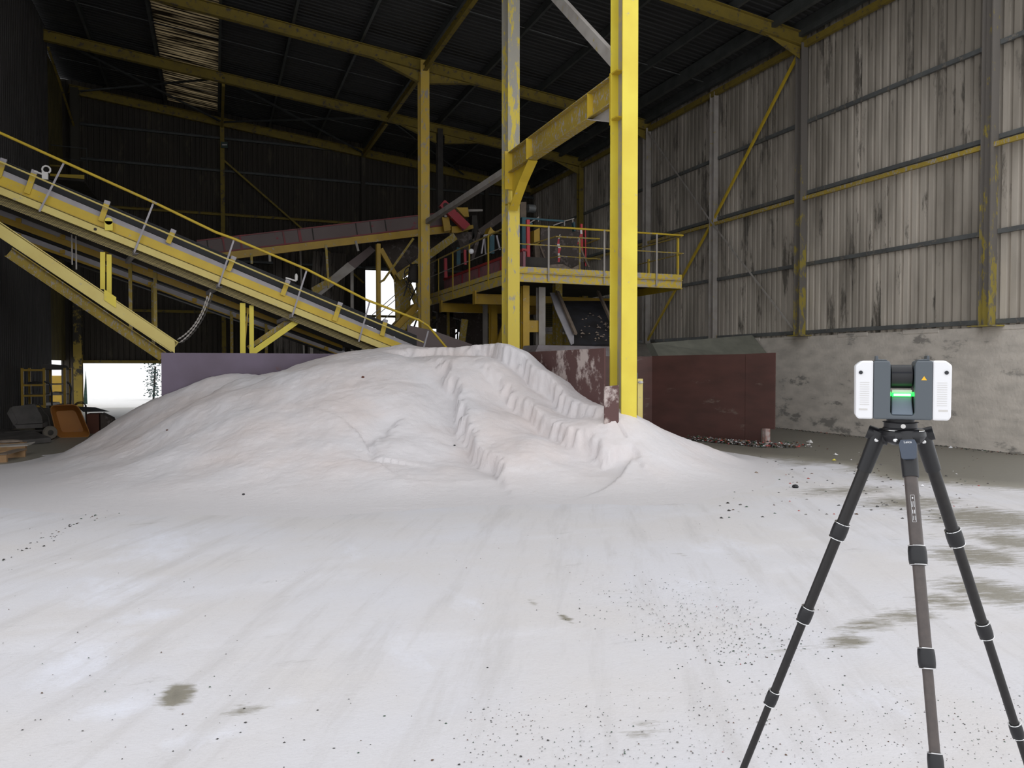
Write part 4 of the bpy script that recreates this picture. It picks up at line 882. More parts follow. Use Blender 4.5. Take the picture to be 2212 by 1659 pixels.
mb = MB(); mb.poly([P(*p, Y=YM+.8) for p in ((1124,436),(1137,436),(1137,480),(1124,480))], (0,.3,0)); mb.build('upright', m_woodd, sm, smooth=False)
mb = MB(); mb.lathe([(.12,0),(.12,.22)], P(1140,450,Y=YM+.8), (1,0,0), 14); mb.build('motor', m_galv, sm)
mb = MB(); mb.poly([P(*p, Y=18.0) for p in ((1170,590),(1185,572),(1215,570),(1235,580),(1250,572),(1262,592),(1262,600),(1168,600))], (0,.8,0)); tag(mb.build('spilled_material', m_stone, smooth=False), 'brown spilled material piled before the screening machine', 'spill')
for k, (px, y0, y1, yy, ww, lab) in enumerate(((1140, 475, 575, 18.6, .085, 'tall red post left of the screening machine'), (1255.5, 484, 545, 18.4, .06, 'red post with barrier tape right of the screening machine'), (1264, 492, 575, 18.7, .035, 'thin red rod right of the taped red post'),
        (962, 558, 600, 23.5, .09, 'dim red post at the far end of the red sided feeder'), (1004, 540, 572, 21.5, .07, 'short red post beside the white globe lamp'))):
    p, q = P(px, y0, Y=yy), P(px+1, y1, Y=yy); q.z = max(zd, q.z) if px > 1100 else q.z
    mb = MB(); mb.bar(p, q, ww, ww, up=(0,1,0)); tag(mb.build('red_post', m_redr if px > 1100 else m_redg, smooth=False), lab, 'post')
def tape(label, pts_, yy):
    t = MB()
    for i in range(len(pts_)-1):
        t.mat(i % 2)
        (xa, ya, wa), (xb, yb, wb) = pts_[i], pts_[i+1]
        a, b_, c_, d_ = P(xa-wa, ya, Y=yy), P(xa+wa, ya, Y=yy), P(xb+wb, yb, Y=yy), P(xb-wb, yb, Y=yy)
        t.poly([d_, c_, b_, a], (0, .006, 0))
    tag(t.build('barrier_tape', [m_tapew, m_redr], smooth=False), label, 'tape')
tape('twisted red white barrier tape hanging on the middle platform rail', [(1210,506,.8),(1207,516,1.5),(1206,527,2.5),(1209,536,3),(1207,547,2),(1208,557,2.6),(1207,566,2)], YP_+1.2)
tape('red white barrier tape tied to the red post', [(1255,493,2),(1256,505,2.3),(1252,514,1.5),(1250,522,1.2),(1248,528,1)], 18.3)
ir = thing('inner_railing', 'inner yellow railing standing mid platform before the machine', 'railing', P(1230, 590, Y=17.9))
for pts_, r0 in ((((1152,526),(1201,511),(1295,516),(1266,527)), .022), (((1156,565),(1208,553),(1297,560)), .014)):
    mb = MB(); ys = (19.0, 18.0, 18.0, 18.7); mb.tube([P(*p, Y=ys[i]) for i, p in enumerate(pts_)], r0); mb.build('rail', m_yeld, ir)
mb = MB(); mb.bar(P(1252,517,Y=18.0), P(1252,590,Y=18.0), .035, .035); mb.build('post', m_yeld, ir, smooth=False)
mb = MB(); mb.bar(P(1253,535,Y=18.2), P(1272,577,Y=18.2), .05, .03, up=(0,1,0)); tag(mb.build('prop_board', m_woodd, smooth=False), 'pale timber prop leaning right behind the platform rail', 'plank')
mb = MB(); lp = [P(1046,508,Y=20.5), P(1062,508,Y=20.5)]; mb.bar(lp[0], lp[1], .06, .04); mb.bar(lp[0], P(1040,548,Y=20.5), .04, .04); mb.bar(lp[0], P(1049,548,Y=20.7), .04, .04); mb.bar(lp[1]+V((.15,0,0)), P(1080,540,Y=20.5), .04, .04)
tag(mb.build('step_ladder', m_dust, smooth=False), 'pale metal stepladder standing on the platform', 'ladder')
mb = MB(); mb.bar(P(1062,508,Y=20.9), P(1062,548,Y=20.9), .14, .1, up=(0,1,0)); mb.bar(P(990,535,Y=23), P(990,572,Y=23), .12, .1, up=(0,1,0)); tag(mb.build('teal_frame', m_teal, smooth=False), 'teal uprights behind the stepladder', 'frame')
mb = MB(); mb.poly([P(*p, Y=21.2) for p in ((1053,506),(1060,490),(1066,498),(1074,502))], (0,.4,0)); tag(mb.build('yellow_cowl', m_ochre, smooth=False), 'small pointed yellow cowl above the stepladder', 'cowl')
mb = MB(); mb.bar(P(1020,560,Y=22), P(1035,503,Y=22), .1, .1); mb.bar(P(1035,503,Y=22), P(1092,462,Y=22), .16, .2); tag(mb.build('upper_chute', m_brown, smooth=False), 'dim slanted chute rising behind the grey yellow column', 'chute')
mb = MB(); mb.box(8.15, 9.0, 21.5, 24.5, zd, zd+1.0); tag(mb.build('machine_block', m_dark, smooth=False), 'dark machinery mass between the feeder and the screening machine', 'machine')

# inclined black chute below the platform
bc = thing('belt_chute', 'inclined black rubber chute scattered with pale stones under the platform', 'chute', P(1255, 745, Y=17.0))
def lin(p): return P(p[0], p[1], Y=p[2])
sq = [lin((1197,650,18.6)), lin((1332,650,18.6)), lin((1345,742,16.6)), lin((1235,745,16.6))]
mb = MB(); mb.poly(sq, (0,.05,-.05)); surf = mb.build('rubber_bed', M('dark_slate_rubber', (.035,.035,.042), (.02,.018,.018), rough=.6), bc, smooth=False)
mb = MB(); mb.poly([lin(p) for p in ((1188,632,18.6),(1203,632,18.6),(1240,722,16.9),(1240,742,16.55),(1234,745,16.55),(1200,668,17.9))], (.0,.03,0)); mb.build('side_plate', m_dust, bc, smooth=False)
mb = MB(); mb.bar(lin((1204,630,18.5)), lin((1243,721,16.8)), .09, .06, up=(0,1,0)); mb.build('edge_strip', m_woodd, bc, smooth=False)
mb = MB(); mb.bar(lin((1292,630,18.5)), lin((1330,715,16.8)), .08, .06, up=(0,1,0)); mb.build('edge_strip', m_woodd, bc, smooth=False)
for k in range(42):
    u_, v_ = random.gauss(.45+.25*random.random(), .12), random.random()**.6
    a = sq[0].lerp(sq[1], u_); b_ = sq[3].lerp(sq[2], u_+.05); c = a.lerp(b_, .25+.7*v_)
    mb = MB(); r0 = random.uniform(.035, .09)*(.5+.6*v_); mb.shard(c+V((0,-.01,.005)), r0, .8)
    o = tag(mb.build('stone', m_stone, smooth=False), 'pale stone lying on the black rubber chute', 'stone', 'stones on the black chute')
bx = thing('ribbed_box', 'dark yellow ribbed box behind the black chute', 'box', P(1210, 742, Y=19))
mb = MB(); mb.poly([P(*p, Y=19.2) for p in ((1180,655),(1235,655),(1235,705),(1180,705))], (0,.4,0)); mb.build('body', m_wally, bx, smooth=False)
for k in range(10):
    mb = MB(); mb.bar(P(1180,660+k*4.6,Y=19.17), P(1232,660+k*4.6,Y=19.17), .02, .02); mb.build('rib', m_dark, bx, smooth=False)
mb = MB(); mb.poly([P(*p, Y=18.9) for p in ((1186,708),(1232,708),(1232,716),(1186,716))], (0,.3,0)); mb.build('ledge', m_dust, bx, smooth=False)
mb = MB(); mb.poly([P(*p, Y=19.0) for p in ((1180,722),(1236,722),(1236,745),(1180,745))], (0,.3,0)); mb.build('lower_panel', m_yeld, bx, smooth=False)
# ------------------------------------------------------------------ things along the left wall
rk = thing('storage_rack', 'yellow framed storage rack with grey shelves by the left wall', 'rack', (-4.25, 23.8, 0))
zt3 = P(90, 795, Y=23.3).z
for x in (-4.72, -4.22, -3.74):
    for y in (23.35, 24.2):
        mb = MB(); mb.bar((x, y, 0), (x, y, zt3), .06, .06, up=(0,1,0)); mb.build('upright', m_ochre, rk, smooth=False)
for k, z in enumerate((.32, .58, .86, 1.14, zt3-.05)):
    mb = MB(); mb.box(-4.74, -3.72, 23.33, 24.22, z, z+.02); mb.build('shelf', m_dusty if k < 4 else m_dark, rk, smooth=False)
    mb = MB(); mb.box(-4.74, -4.22, 23.30, 23.34, z-.03, z+.02); mb.build('shelf_rail', m_ochre, rk, smooth=False)
for k, (x, z, m, lab) in enumerate(((-4.05,1.55,m_barr,'grey sheet bundle on top of the yellow rack'),(-4.5,1.16,m_dark,'dark rods on the upper shelf of the yellow rack'),(-4.0,.88,m_dusty,'grey offcuts on the middle shelf of the yellow rack'),(-4.1,.6,m_wh2,'pale parts on the lower shelf of the yellow rack'))):
    mb = MB()
    z = max(z, zt3-.03) if k == 0 else z
    mb.prism([(-.3,0),(.3,0),(.24,.1),(-.2,.14)] if k == 0 else [(-.12,0),(.12,0),(.10,.05),(-.1,.06)], (x, 23.4, z), (x, 24.1, z))
    tag(mb.build('stored_bundle', m, smooth=False), lab, 'bundle')
def barrow(name, label, pts4, yy, m, depth):
    t = thing(name, label, 'wheelbarrow', (pts4[0].x*.5+pts4[2].x*.5, yy, 0)); return t
# orange wheelbarrow standing on its nose, tray toward the camera
wb = thing('wheelbarrow', 'orange wheelbarrow tipped up on its nose beside the heap', 'wheelbarrow', (P(150,945,Z=0).x, P(150,945,Z=0).y, 0))
yy = P(150, 945, Z=0).y
def rounded(cs, r=.22, n=5):
    out = []
    for i in range(len(cs)):
        p0, p1, p2 = V(cs[i-1]), V(cs[i]), V(cs[(i+1) % len(cs)])
        a, b = p1.lerp(p0, r), p1.lerp(p2, r)
        for k in range(n): 
            t = k/(n-1); out.append(a.lerp(p1, t).lerp(p1.lerp(b, t), t))
    return out
rim = rounded([P(107,876,Y=yy), P(168,874,Y=yy), P(197,944,Y=yy), P(124,946,Y=yy)], .2)
inn = rounded([P(120,888,Y=yy+.25), P(162,886,Y=yy+.25), P(182,932,Y=yy+.25), P(134,934,Y=yy+.25)], .15)
n = len(rim); mb = MB(); ctr = V((0,0,0))
vs = rim+inn+[p+V((0,.01,0)) for p in inn]
mb.add(rim+inn, [[i, (i+1) % n, n+(i+1) % n, n+i] for i in range(n)]+[list(range(n, 2*n))]); tray = mb.build('tray', m_orng, wb)
mb = MB(); mb.tube(rim+[rim[0]], .012, 6); mb.build('rim', m_orng, tray)
for k, pts_ in enumerate((((112,876),(112,850),(110,835),(106,827),(95,824)), ((152,876),(153,850),(154,838),(150,828),(144,825)))):
    mb = MB(); mb.tube([P(*p, Y=yy+.15) for p in pts_], .018, 8); mb.build('handle', m_kblk, wb)
mb = MB(); mb.lathe([(.05,-.04),(.17,-.04),(.19,0),(.17,.04),(.05,.04)], V((P(175,930,Y=yy+.5).x, yy+.6, .19)), (1,.3,0), 20); mb.build('wheel', m_kblk, wb)
# grey barrow
gb = P(108, 950, Z=0); gy = gb.y
w2 = thing('wheelbarrow', 'grey wheelbarrow full of scrap against the left wall', 'wheelbarrow', (P(60,940,Y=gy).x, gy, 0))
mb = MB(); mb.poly([P(*p, Y=gy+.1) for p in ((15,893),(27,878),(75,873),(90,900),(92,915),(30,918))], (0,.04,0)); mb.poly([P(*p, Y=gy+.08) for p in ((15,893),(22,880),(38,912),(30,920))], (0,.5,0)); mb.poly([P(*p, Y=gy+.1) for p in ((30,917),(92,914),(92,924),(36,926))], (0,.6,0)); mb.build('tray', m_barr, w2, smooth=False)
wc = P(108, 932, Y=gy)
mb = MB(); mb.lathe([(.07,-.035),(.135,-.045),(.155,0),(.135,.045),(.07,.035)], V((wc.x,gy,.16)), (.5,-.85,0), 24); whl = mb.build('wheel', m_tyre, w2)
mb = MB(); mb.lathe([(.02,-.05),(.075,-.03),(.075,.03),(.02,.05)], V((wc.x,gy,.16)), (.5,-.85,0), 16); mb.build('hub', m_dark, whl)
mb = MB(); mb.tube([P(84,872,Y=gy+.2), P(95,890,Y=gy+.1), P(104,900,Y=gy), P(108,920,Y=gy)], .015, 6); mb.tube([P(10,935,Y=gy+.1), P(60,932,Y=gy+.1), P(100,930,Y=gy+.1)], .03, 6); mb.build('frame', m_dark, w2)
mb = MB(); mb.poly([P(*p, Y=gy+.9) for p in ((62,884),(112,882),(118,940),(80,940))], (0,.3,0)); q = P(90,940,Y=gy+.9); mb.box(q.x-.2, q.x+.25, gy+.9, gy+1.2, 0, q.z+.05); tag(mb.build('dark_bin', m_dark, smooth=False), 'black bin behind the grey wheelbarrow', 'bin')
rb = P(205, 930, Z=0)
mb = MB(); a = P(187, 895, Y=20.9); b_ = P(214, 930, Y=20.9); mb.box(a.x, b_.x, 20.9, 21.5, 0, a.z); tag(mb.build('rusty_box', m_rust, smooth=False), 'rusty red brown box right of the orange wheelbarrow', 'box')
mb = MB(); c_ = P(250, 905, Y=21.0); mb.add([V((b_.x+.02,21.0,0)), V((c_.x,21.2,0)), V((c_.x-.1,21.2,c_.z)), V((b_.x+.02,21.0,a.z)), V((b_.x+.02,21.7,0)), V((c_.x,21.7,0)), V((c_.x-.1,21.7,c_.z)), V((b_.x+.02,21.7,a.z))], [[3,2,1,0],[4,5,6,7],[0,1,5,4],[1,2,6,5],[2,3,7,6],[3,0,4,7]]); tag(mb.build('dark_crate', m_brown, smooth=False), 'dark brown crate between the rusty box and the heap', 'crate')
mb = MB(); mb.poly([P(165,878,Y=21.6), P(205,880,Y=21.6), P(237,889,Y=21.6), P(180,890,Y=21.6)], (0,.05,0)); 
tag(mb.build('black_sheet', m_kblk, smooth=False), 'bent black sheet lying over the rusty box, before the bright doorway', 'sheet')
for k in (0, 1):
    mb = MB(); mb.tube([P(158+k*3,876,Y=22), P(168+k*2,869+k*2,Y=22), P(178+k*2,868+k*3,Y=22), P(184+k*2,874+k*2,Y=22), V((P(187,880,Y=22).x,22,0))], .015, 6); tag(mb.build('bent_tube', m_dark), ['upper thin bent tube in front of the bright doorway', 'lower thin bent tube in front of the bright doorway'][k], 'tube')
# scrap sheets, timber pallet
mb = MB()
fp = [P(-40,925,Z=.22), P(70,930,Z=.22), P(110,945,Z=.12), P(60,950,Z=.1), P(-40,955,Z=.1)]
mb.poly(fp, (0,0,-.1)); tag(mb.build('scrap_sheet', m_barr, smooth=False), 'dark folded scrap sheet lying under the grey wheelbarrow', 'sheet')
mb = MB(); mb.poly([P(-40,962,Z=.22), P(45,958,Z=.22), P(76,954,Z=.22), P(60,961,Z=.21), P(-40,966,Z=.21)], (0,0,-.02)); tag(mb.build('grey_board', m_dusty, smooth=False), 'thin grey board lying across the timber block at the left edge', 'board')
mb = MB(); q = P(35, 975, Z=0); mb.box(q.x-.35, q.x+.16, q.y-.06, q.y+.10, 0, .17); tag(mb.build('timber_block', m_wood, smooth=False), 'pale timber block under the thin grey board', 'block')
mb = MB(); q = P(20, 956, Z=.24); mb.ball(q+V((0,0,.02)), .22, 10, (1,.4,.16)); tag(mb.build('powder_clump', m_stone), 'beige powder clump heaped on the thin grey board', 'clump')
pt = thing('timber_pallet', 'broken pale timber pallet at the left frame edge', 'pallet', (P(8,998,Z=0).x, P(8,998,Z=0).y, 0))
q = P(14, 999, Z=0)
mb = MB(); mb.box(q.x-.9, q.x, q.y, q.y+.09, 0, .13); mb.build('bearer', m_wood, pt, smooth=False)
mb = MB(); mb.box(q.x-.9, q.x+.12, q.y+.75, q.y+.84, 0, .13); mb.build('bearer', m_wood, pt, smooth=False)
mb = MB(); mb.poly([V((q.x-.14,q.y-.01,.13)), V((q.x+.01,q.y-.01,.13)), V((q.x+.14,q.y+.85,.13)), V((q.x-.02,q.y+.85,.13))], (0,0,.022)); mb.build('plank', m_woodd, pt, smooth=False)
mb = MB(); mb.box(q.x-.6, q.x-.45, q.y, q.y+.85, .13, .15); mb.build('plank', m_woodd, pt, smooth=False)
mb = MB(); mb.box(-7.2, -5.45, 34, 36, 0, 1.25); tag(mb.build('yellow_skip', m_ochre, smooth=False), 'yellow skip outside the gap at the far left corner', 'skip')
# small balcony at the far left
by = 29.5
bal = thing('service_balcony', 'small dark service balcony with a bright yellow edge at far left', 'balcony', P(145, 385, Y=by))
a, b_ = P(108,377,Y=by), P(182,386,Y=by)
mb = MB(); mb.poly([P(108,375,Y=by), P(182,378,Y=by), P(182,387,Y=by), P(108,380,Y=by)], (0,.04,0)); mb.build('toe_board', m_yel, bal, smooth=False)
q = P(182,387,Y=by); mb = MB(); mb.box(XL-.3, q.x, by, by+3.2, q.z-.08, q.z-.02); mb.build('deck', m_dark, bal, smooth=False)
mb = MB(); mb.tube([P(110,313,Y=by), P(187,321,Y=by), V((q.x+.1,by,q.z))], .02, 6); mb.tube([P(110,340,Y=by), P(187,348,Y=by)], .012, 6); mb.build('railing', m_purl, bal)
mb = MB(); mb.poly([P(108,355,Y=by), P(138,358,Y=by), P(138,361,Y=by), P(108,359,Y=by)], (0,.05,0)); mb.build('brace', m_yelf, bal, smooth=False)
# tree seen through the low doorway
mb = MB()
for k in range(420):
    c = V((random.gauss(0,.16), random.gauss(0,.2), random.uniform(.1,2.0))); c += V((-5.0, 41, 0)); mb.shard(c, random.uniform(.03,.09), .8)
tc = P(331, 820, Y=41)
for i_, v_ in enumerate(mb.v): v_.x += tc.x+5.0
tr_ = thing('garden_bush', 'dusty teal bush seen outside through the low bright doorway', 'bush', (tc.x, 41, 0))
fol = mb.build('foliage', m_leaf, tr_, smooth=False)
mb = MB(); mb.tube([(tc.x,41,0),(tc.x+.1,41,1.6)], .05, 6); mb.build('stem', m_dark, tr_)
q = P(185, 850, Y=37); mb = MB(); mb.poly([(q.x-.1,37,0),(q.x+.06,37,0),(q.x+.02,37,1.45)], (0,.05,0)); tag(mb.build('marker_post', m_leaf, smooth=False), 'slim dark pointed post outside the low bright doorway', 'post')

# ------------------------------------------------------------------ litter and cullet
m_sh = [M('bottle_green_glass', (.03,.07,.04), rough=.3), M('dark_glass', (.03,.028,.025), rough=.3), M('brown_glass', (.10,.05,.025), rough=.4), M('white_scrap_material', (.55,.53,.52), rough=.8), M('red_scrap_material', (.35,.06,.05), rough=.7), M('grey_scrap_material', (.16,.15,.14), rough=.8)]
def cullet(name, label, n_, gen, sz, wts, flat=.5):
    mb = MB()
    for k in range(n_):
        p = gen(); mb.mat(random.choices(range(6), wts)[0]); mb.shard(V((p[0], p[1], p[2] if len(p) > 2 else .0)), random.uniform(*sz), flat)
    o = mb.build(name, m_sh, smooth=False); tag(o, label, 'debris', kind='stuff'); return o
def g1():
    while True:
        px, py = random.gauss(1520, 120), random.gauss(1345, 50)
        py += (px-1520)*.22
        if 1220 < py < 1480: break
    return fpt(px, py)
cullet('glass_cullet', 'dark green glass crumbs scattered on the white floor left of the tripod', 620, g1, (.003,.008), (5,5,1,.4,.1,1))
def g2(): return fpt(random.uniform(1000, 2212), 1480+180*random.random()**.8)
cullet('glass_cullet', 'fine glass crumbs over the floor at the bottom right', 900, g2, (.002,.0055), (4,5,2,1,.1,2))
def g3():
    t = random.random(); return fpt(300*t+random.gauss(0,14), 1205-130*t+random.gauss(0,7))
cullet('glass_cullet', 'line of dark crumbs on the white floor at the left edge', 60, g3, (.008,.02), (3,5,1,0,0,1))
def g4():
    t = random.random()**.8; p = c0.lerp(c1, .35+.72*t); h = random.random()
    return (p.x-.1-.35*random.random()*(.4+t)+(t > .9)*random.random()*.7, p.y-.08-.38*random.random(), h*h*.09)
cullet('litter_heap', 'mixed coloured litter swept against the foot of the dark maroon panel', 900, g4, (.018,.05), (1.2,4,2.2,2,1.3,3), .7)
def g5(): return (13.95-abs(random.gauss(0,.12)), random.uniform(9.5,19.5), 0)
cullet('litter_strip', 'dark wet litter along the foot of the concrete wall', 420, g5, (.015,.04), (1,6,2,.5,.3,3))
def g6():
    return fpt(random.uniform(1550,2150), random.uniform(965,1120))
cullet('litter_scatter', 'scattered scraps on the damp floor between panel and concrete wall', 230, g6, (.01,.032), (1,4,2,1.6,.6,3))
def g7(): return fpt(random.uniform(0, 1700), random.uniform(1090, 1659))
cullet('dark_crumbs', 'sparse dark crumbs over the open white floor', 260, g7, (.003,.009), (2,5,1,0,0,2))
from mathutils.bvhtree import BVHTree
hb = BVHTree.FromPolygons([V(v) for v in [(x, y, z) for x, y, z in [(p.co.x+2, p.co.y+12, p.co.z) for p in bpy.data.objects['powder_heap'].data.vertices]]], [list(p.vertices) for p in bpy.data.objects['powder_heap'].data.polygons])
def onheap(px, py):
    d = (P(px, py, D=1)-CAM).normalized(); h = hb.ray_cast(CAM, d); return h[0] if h[0] is not None else P(px, py, Z=0)
for px, py, r0, m, nm, lab, heap in ((1718,1054,.045,m_kblk,'pebble','black round pebble on the white floor left of the tripod',0), (1802,995,.05,M('lemon_yellow_scrap',(.7,.6,.08)),'plastic_scrap','yellow plastic scrap on the damp floor left of the tripod',0),
      (1748,957,.11,m_wh2,'paper_scrap','crumpled white scrap on the damp floor by the concrete wall',0), (1806,984,.07,m_wh2,'paper_scrap','small pale scrap beside the yellow one',0), (2053,968,.07,m_white,'paper_scrap','white scrap near the wall foot just right of the tripod head',0),
      (784,816,.028,m_rust,'pebble','dark red pebble on the upper slope of the heap',1), (982,963,.018,m_kblk,'pebble','small black chip midway down the heap',1), (526,1069,.018,m_kblk,'pebble','black pebble at the foot of the heap, left of centre',1), (361,930,.018,m_rust,'pebble','brown chip on the left slope of the heap',1), (1053,1444,.007,m_kblk,'pebble','black crumb on the front floor below the heap centre',0),
      (1992,1050,.035,m_white,'paper_scrap','tiny white scrap between the centre and right tripod legs',0), (1634,1024,.06,m_stone,'scrap_strip','brown curled strip on the floor right of the heap toe',0)):
    q = onheap(px, py) if heap else P(px, py, Z=0); mb = MB(); mb.shard(q, r0, .7) if nm != 'pebble' else mb.ball(q+V((0,0,r0*.4)), r0, 8, (1,1,.7))
    tag(mb.build(nm, m), lab, 'pebble' if nm == 'pebble' else 'scrap')

# ------------------------------------------------------------------ tripod and scanner
TC = P(1952, 925, D=1); TD_ = 2.16/((TC-CAM).dot(_f)); TC = P(1952, 918, D=1); TC = CAM+(TC-CAM)*TD_
hub = V((TC.x, TC.y, TC.z))
fh = V((_f.x,_f.y,0)).normalized(); rt = _r
tp = thing('tripod', 'black carbon surveying tripod standing at the right foreground', 'tripod', (hub.x, hub.y, 0))
zt4 = hub.z-.012
legs = []
def frompx(px, py, depth):
    d = P(px, py, D=1)-CAM; return CAM+d*(depth/d.dot(_f))
def foot(px, py, depth):   # where the leg meets the floor
    return frompx(px, py, depth)
specs = [('mid', frompx(1960, 945, 2.11), (2022, 1659), -.56, m_carb2, ((1981,1200),(2001,1422))),
         ('left', frompx(1897, 940, 2.20), (1606, 1659), .33, m_carb, ((1815,1147),(1741,1328),(1667,1507))),
         ('right', frompx(1992, 940, 2.20), (2222, 1659), .22, m_carb, ((2059,1161),(2125,1361),(2196,1577)))]
for nm, top, lowpx, off, mt_, clamps in specs:
    # leg lies in the plane through the two sight lines; find the floor point whose depth is hub depth + off
    d1 = (top-CAM); d2 = P(*lowpx, D=1)-CAM; nrm = d1.cross(d2)
    # solve floor point: z=0, nrm.(p-CAM)=0, fh.(p)=depth
    dep = (hub-CAM).dot(fh)+off
    # p = CAMxy + fh*dep + rt*s, z=0
    base = V((0,0,0))+fh*dep; s_ = -(nrm.dot(base-CAM))/nrm.dot(rt); ft = base+rt*s_
    ax = (ft-top).normalized(); Lg = (ft-top).length
    tc_ = (CAM-top); tc_.z = 0; tc_.normalize(); up0 = (tc_-ax*tc_.dot(ax)).normalized(); sd = ax.cross(up0)
    mbl = MB(); ts = []
    for c in clamps:
        dv = (P(*c, D=1)-CAM).normalized(); a_, b_ = top-CAM, ax
        # closest approach parameter on leg
        n_ = dv.cross(b_); t_ = -(a_.cross(dv)).dot(n_)*-1/ n_.dot(n_) if False else None
        m2 = Matrix(((b_.dot(b_), -b_.dot(dv)), (b_.dot(dv), -dv.dot(dv)))); rhs = V((-b_.dot(a_), -dv.dot(a_))); sol2 = m2.inverted() @ rhs; ts.append(sol2[0])
    if nm == 'mid': ts.append(ts[-1]+(ts[1]-ts[0])*.95)
    rs = [.0170, .0148, .0126, .0106, .009]
    cuts = [.10]+ts+[Lg-.02]
    for i in range(len(cuts)-1):
        mbl.tube([top+ax*cuts[i], top+ax*cuts[i+1]], rs[min(i,4)], 20)
    lg = mbl.build('leg', mt_, tp)
    # shoulder
    mb = MB(); mb.tube([top+ax*-.012, top+ax*.03, top+ax*.075, top+ax*.112], .0235, 16, r1=.0205); mb.lathe([(.02,-.03),(.02,.03)], top+ax*.0, sd, 16); mb.build('shoulder', m_kblk, lg)
    mb = MB(); mb.lathe([(.0001,0),(.0055,.0),(.0055,.004),(.003,.006)], top+up0*.021+ax*.012+(V((0,0,0)) if nm != 'mid' else sd*.03), up0, 12); mb.build('pivot_bolt', m_silv, lg)
    for i, t in enumerate(ts):
        r0 = rs[min(i,4)]+.0045; c_ = top+ax*t
        mb = MB(); mb.lathe([(r0-.003,-.026),(r0,-.022),(r0+.0012,-.01),(r0+.0012,.012),(r0,.022),(r0-.003,.026)], c_, ax, 24); cl = mb.build('clamp', m_kblk, lg)
        for dz in (-.0245, .0245):
            mb = MB(); mb.lathe([(r0+.0002,-.0013),(r0+.0012,0),(r0+.0002,.0013)], c_+ax*dz, ax, 24); mb.build('clamp_ring', m_silv, lg)
    mb = MB(); mb.lathe([(.003,.0),(.012,-.015),(.012,-.05)], ft, ax, 12); mb.build('foot', m_kblk, lg)
    if nm == 'mid':
        # release knob with maker's script, and the printed label on the tube
        kc = top+ax*.042+up0*.022
        mb = MB(); pr = [(-.017,.028),(.017,.028),(.022,.016),(.018,-.022),(.012,-.026),(-.012,-.026),(-.018,-.022),(-.022,.016)]
        mb.poly([kc-sd*a-ax*b for a, b in pr], up0*.009); kn = mb.build('release_knob', m_kblu, lg, smooth=False)
        def text(body, size, pos, xdir, ydir, m, parent):
            cu = bpy.data.curves.new('t', 'FONT'); cu.body = body; cu.size = size; cu.extrude = .0002; cu.align_x = 'CENTER'; cu.align_y = 'CENTER'
            to = bpy.data.objects.new('t', cu); COL.objects.link(to); bpy.context.view_layer.update()
            me_ = bpy.data.meshes.new_from_object(to.evaluated_get(bpy.context.evaluated_depsgraph_get())); bpy.data.objects.remove(to)
            zd_ = xdir.cross(ydir); b = MB()
            b.add([pos+xdir*v.co.x+ydir*v.co.y+zd_*v.co.z for v in me_.vertices], [list(f.vertices) for f in me_.polygons])
            return b.build('lettering', m, parent, smooth=False)
        xd = rt-ax*rt.dot(ax); xd = (xd-up0*xd.dot(up0)).normalized()
        text('Leica', .0095, kc+up0*.0096-ax*.021, xd, -ax, m_white, kn)
        lc = top+ax*.20+up0*.0172
        mb = MB(); w3, h3 = .0046, .036
        for q1, q2 in (((-w3,-h3),(w3,-h3)),((w3,-h3),(w3,h3)),((w3,h3),(-w3,h3)),((-w3,h3),(-w3,-h3))): mb.bar(lc+xd*q1[0]+ax*q1[1], lc+xd*q2[0]+ax*q2[1], .0005, .0005)
        for k_, (a_, b2, c2) in enumerate(((-.030,-.026,.003),(-.019,-.004,.0012),(.004,.014,.0012),(.020,.032,.0008))):
            for off2 in ((0,) if k_ == 0 else (-.0022,.0022)): mb.bar(lc+ax*a_+xd*off2, lc+ax*b2+xd*off2, c2, .0006)
        mb.build('printed_label', m_white, lg, smooth=False)
mb = MB()
hc = V((hub.x, hub.y, zt4-.035))
mb.lathe([(.03,-.01),(.048,.0),(.058,.018),(.056,.030)], hc, (0,0,1), 28)
for nm, top, lowpx, off, mt_, clamps in specs:
    mb.tube([hc+V((0,0,.012)), hc.lerp(top, .6)+V((0,0,.01)), top], .020, 12)
mb.build('hub', m_kblk, tp)
mb = MB(); mb.lathe([(.050,0),(.0535,.0008),(.0535,.003),(.050,.004)], V((hub.x,hub.y,zt4-.004)), (0,0,1), 40); mb.build('silver_ring', m_silv, tp)
# scanner
SC = frompx(1946, 838, 2.15)
sc_ang = math.atan2(rt.y, rt.x)-math.radians(22)
# the body is turned so its left flank just shows
scn = thing('laser_scanner', 'white and grey terrestrial laser scanner with green light on the tripod', 'scanner', (SC.x, SC.y, zt4), sc_ang)
bh = SC.z-zt4          # height of the body's middle above the mount
Wd = .001311           # metres per picture pixel at this distance
zc = bh
zlo, zhi = zc-.0865, zc+.076
mb = MB(); mb.lathe([(.045,.001),(.046,.004),(.043,.006),(.043,.019),(.047,.0215)], V((0,0,0)), (0,0,1), 32); mb.lathe([(.036,.019),(.036,zlo+.004)], V((0,0,0)), (0,0,1), 32); mb.build('mount_base', m_kblk, scn, local=True)
mb = MB(); mb.lathe([(.0035,0),(.0062,0),(.0062,.004),(.0035,.004)], V((.003,-.043,.012)), (0,-1,0), 20); mb.build('lock_screw', m_wh2, scn, local=True)
D_ = .052
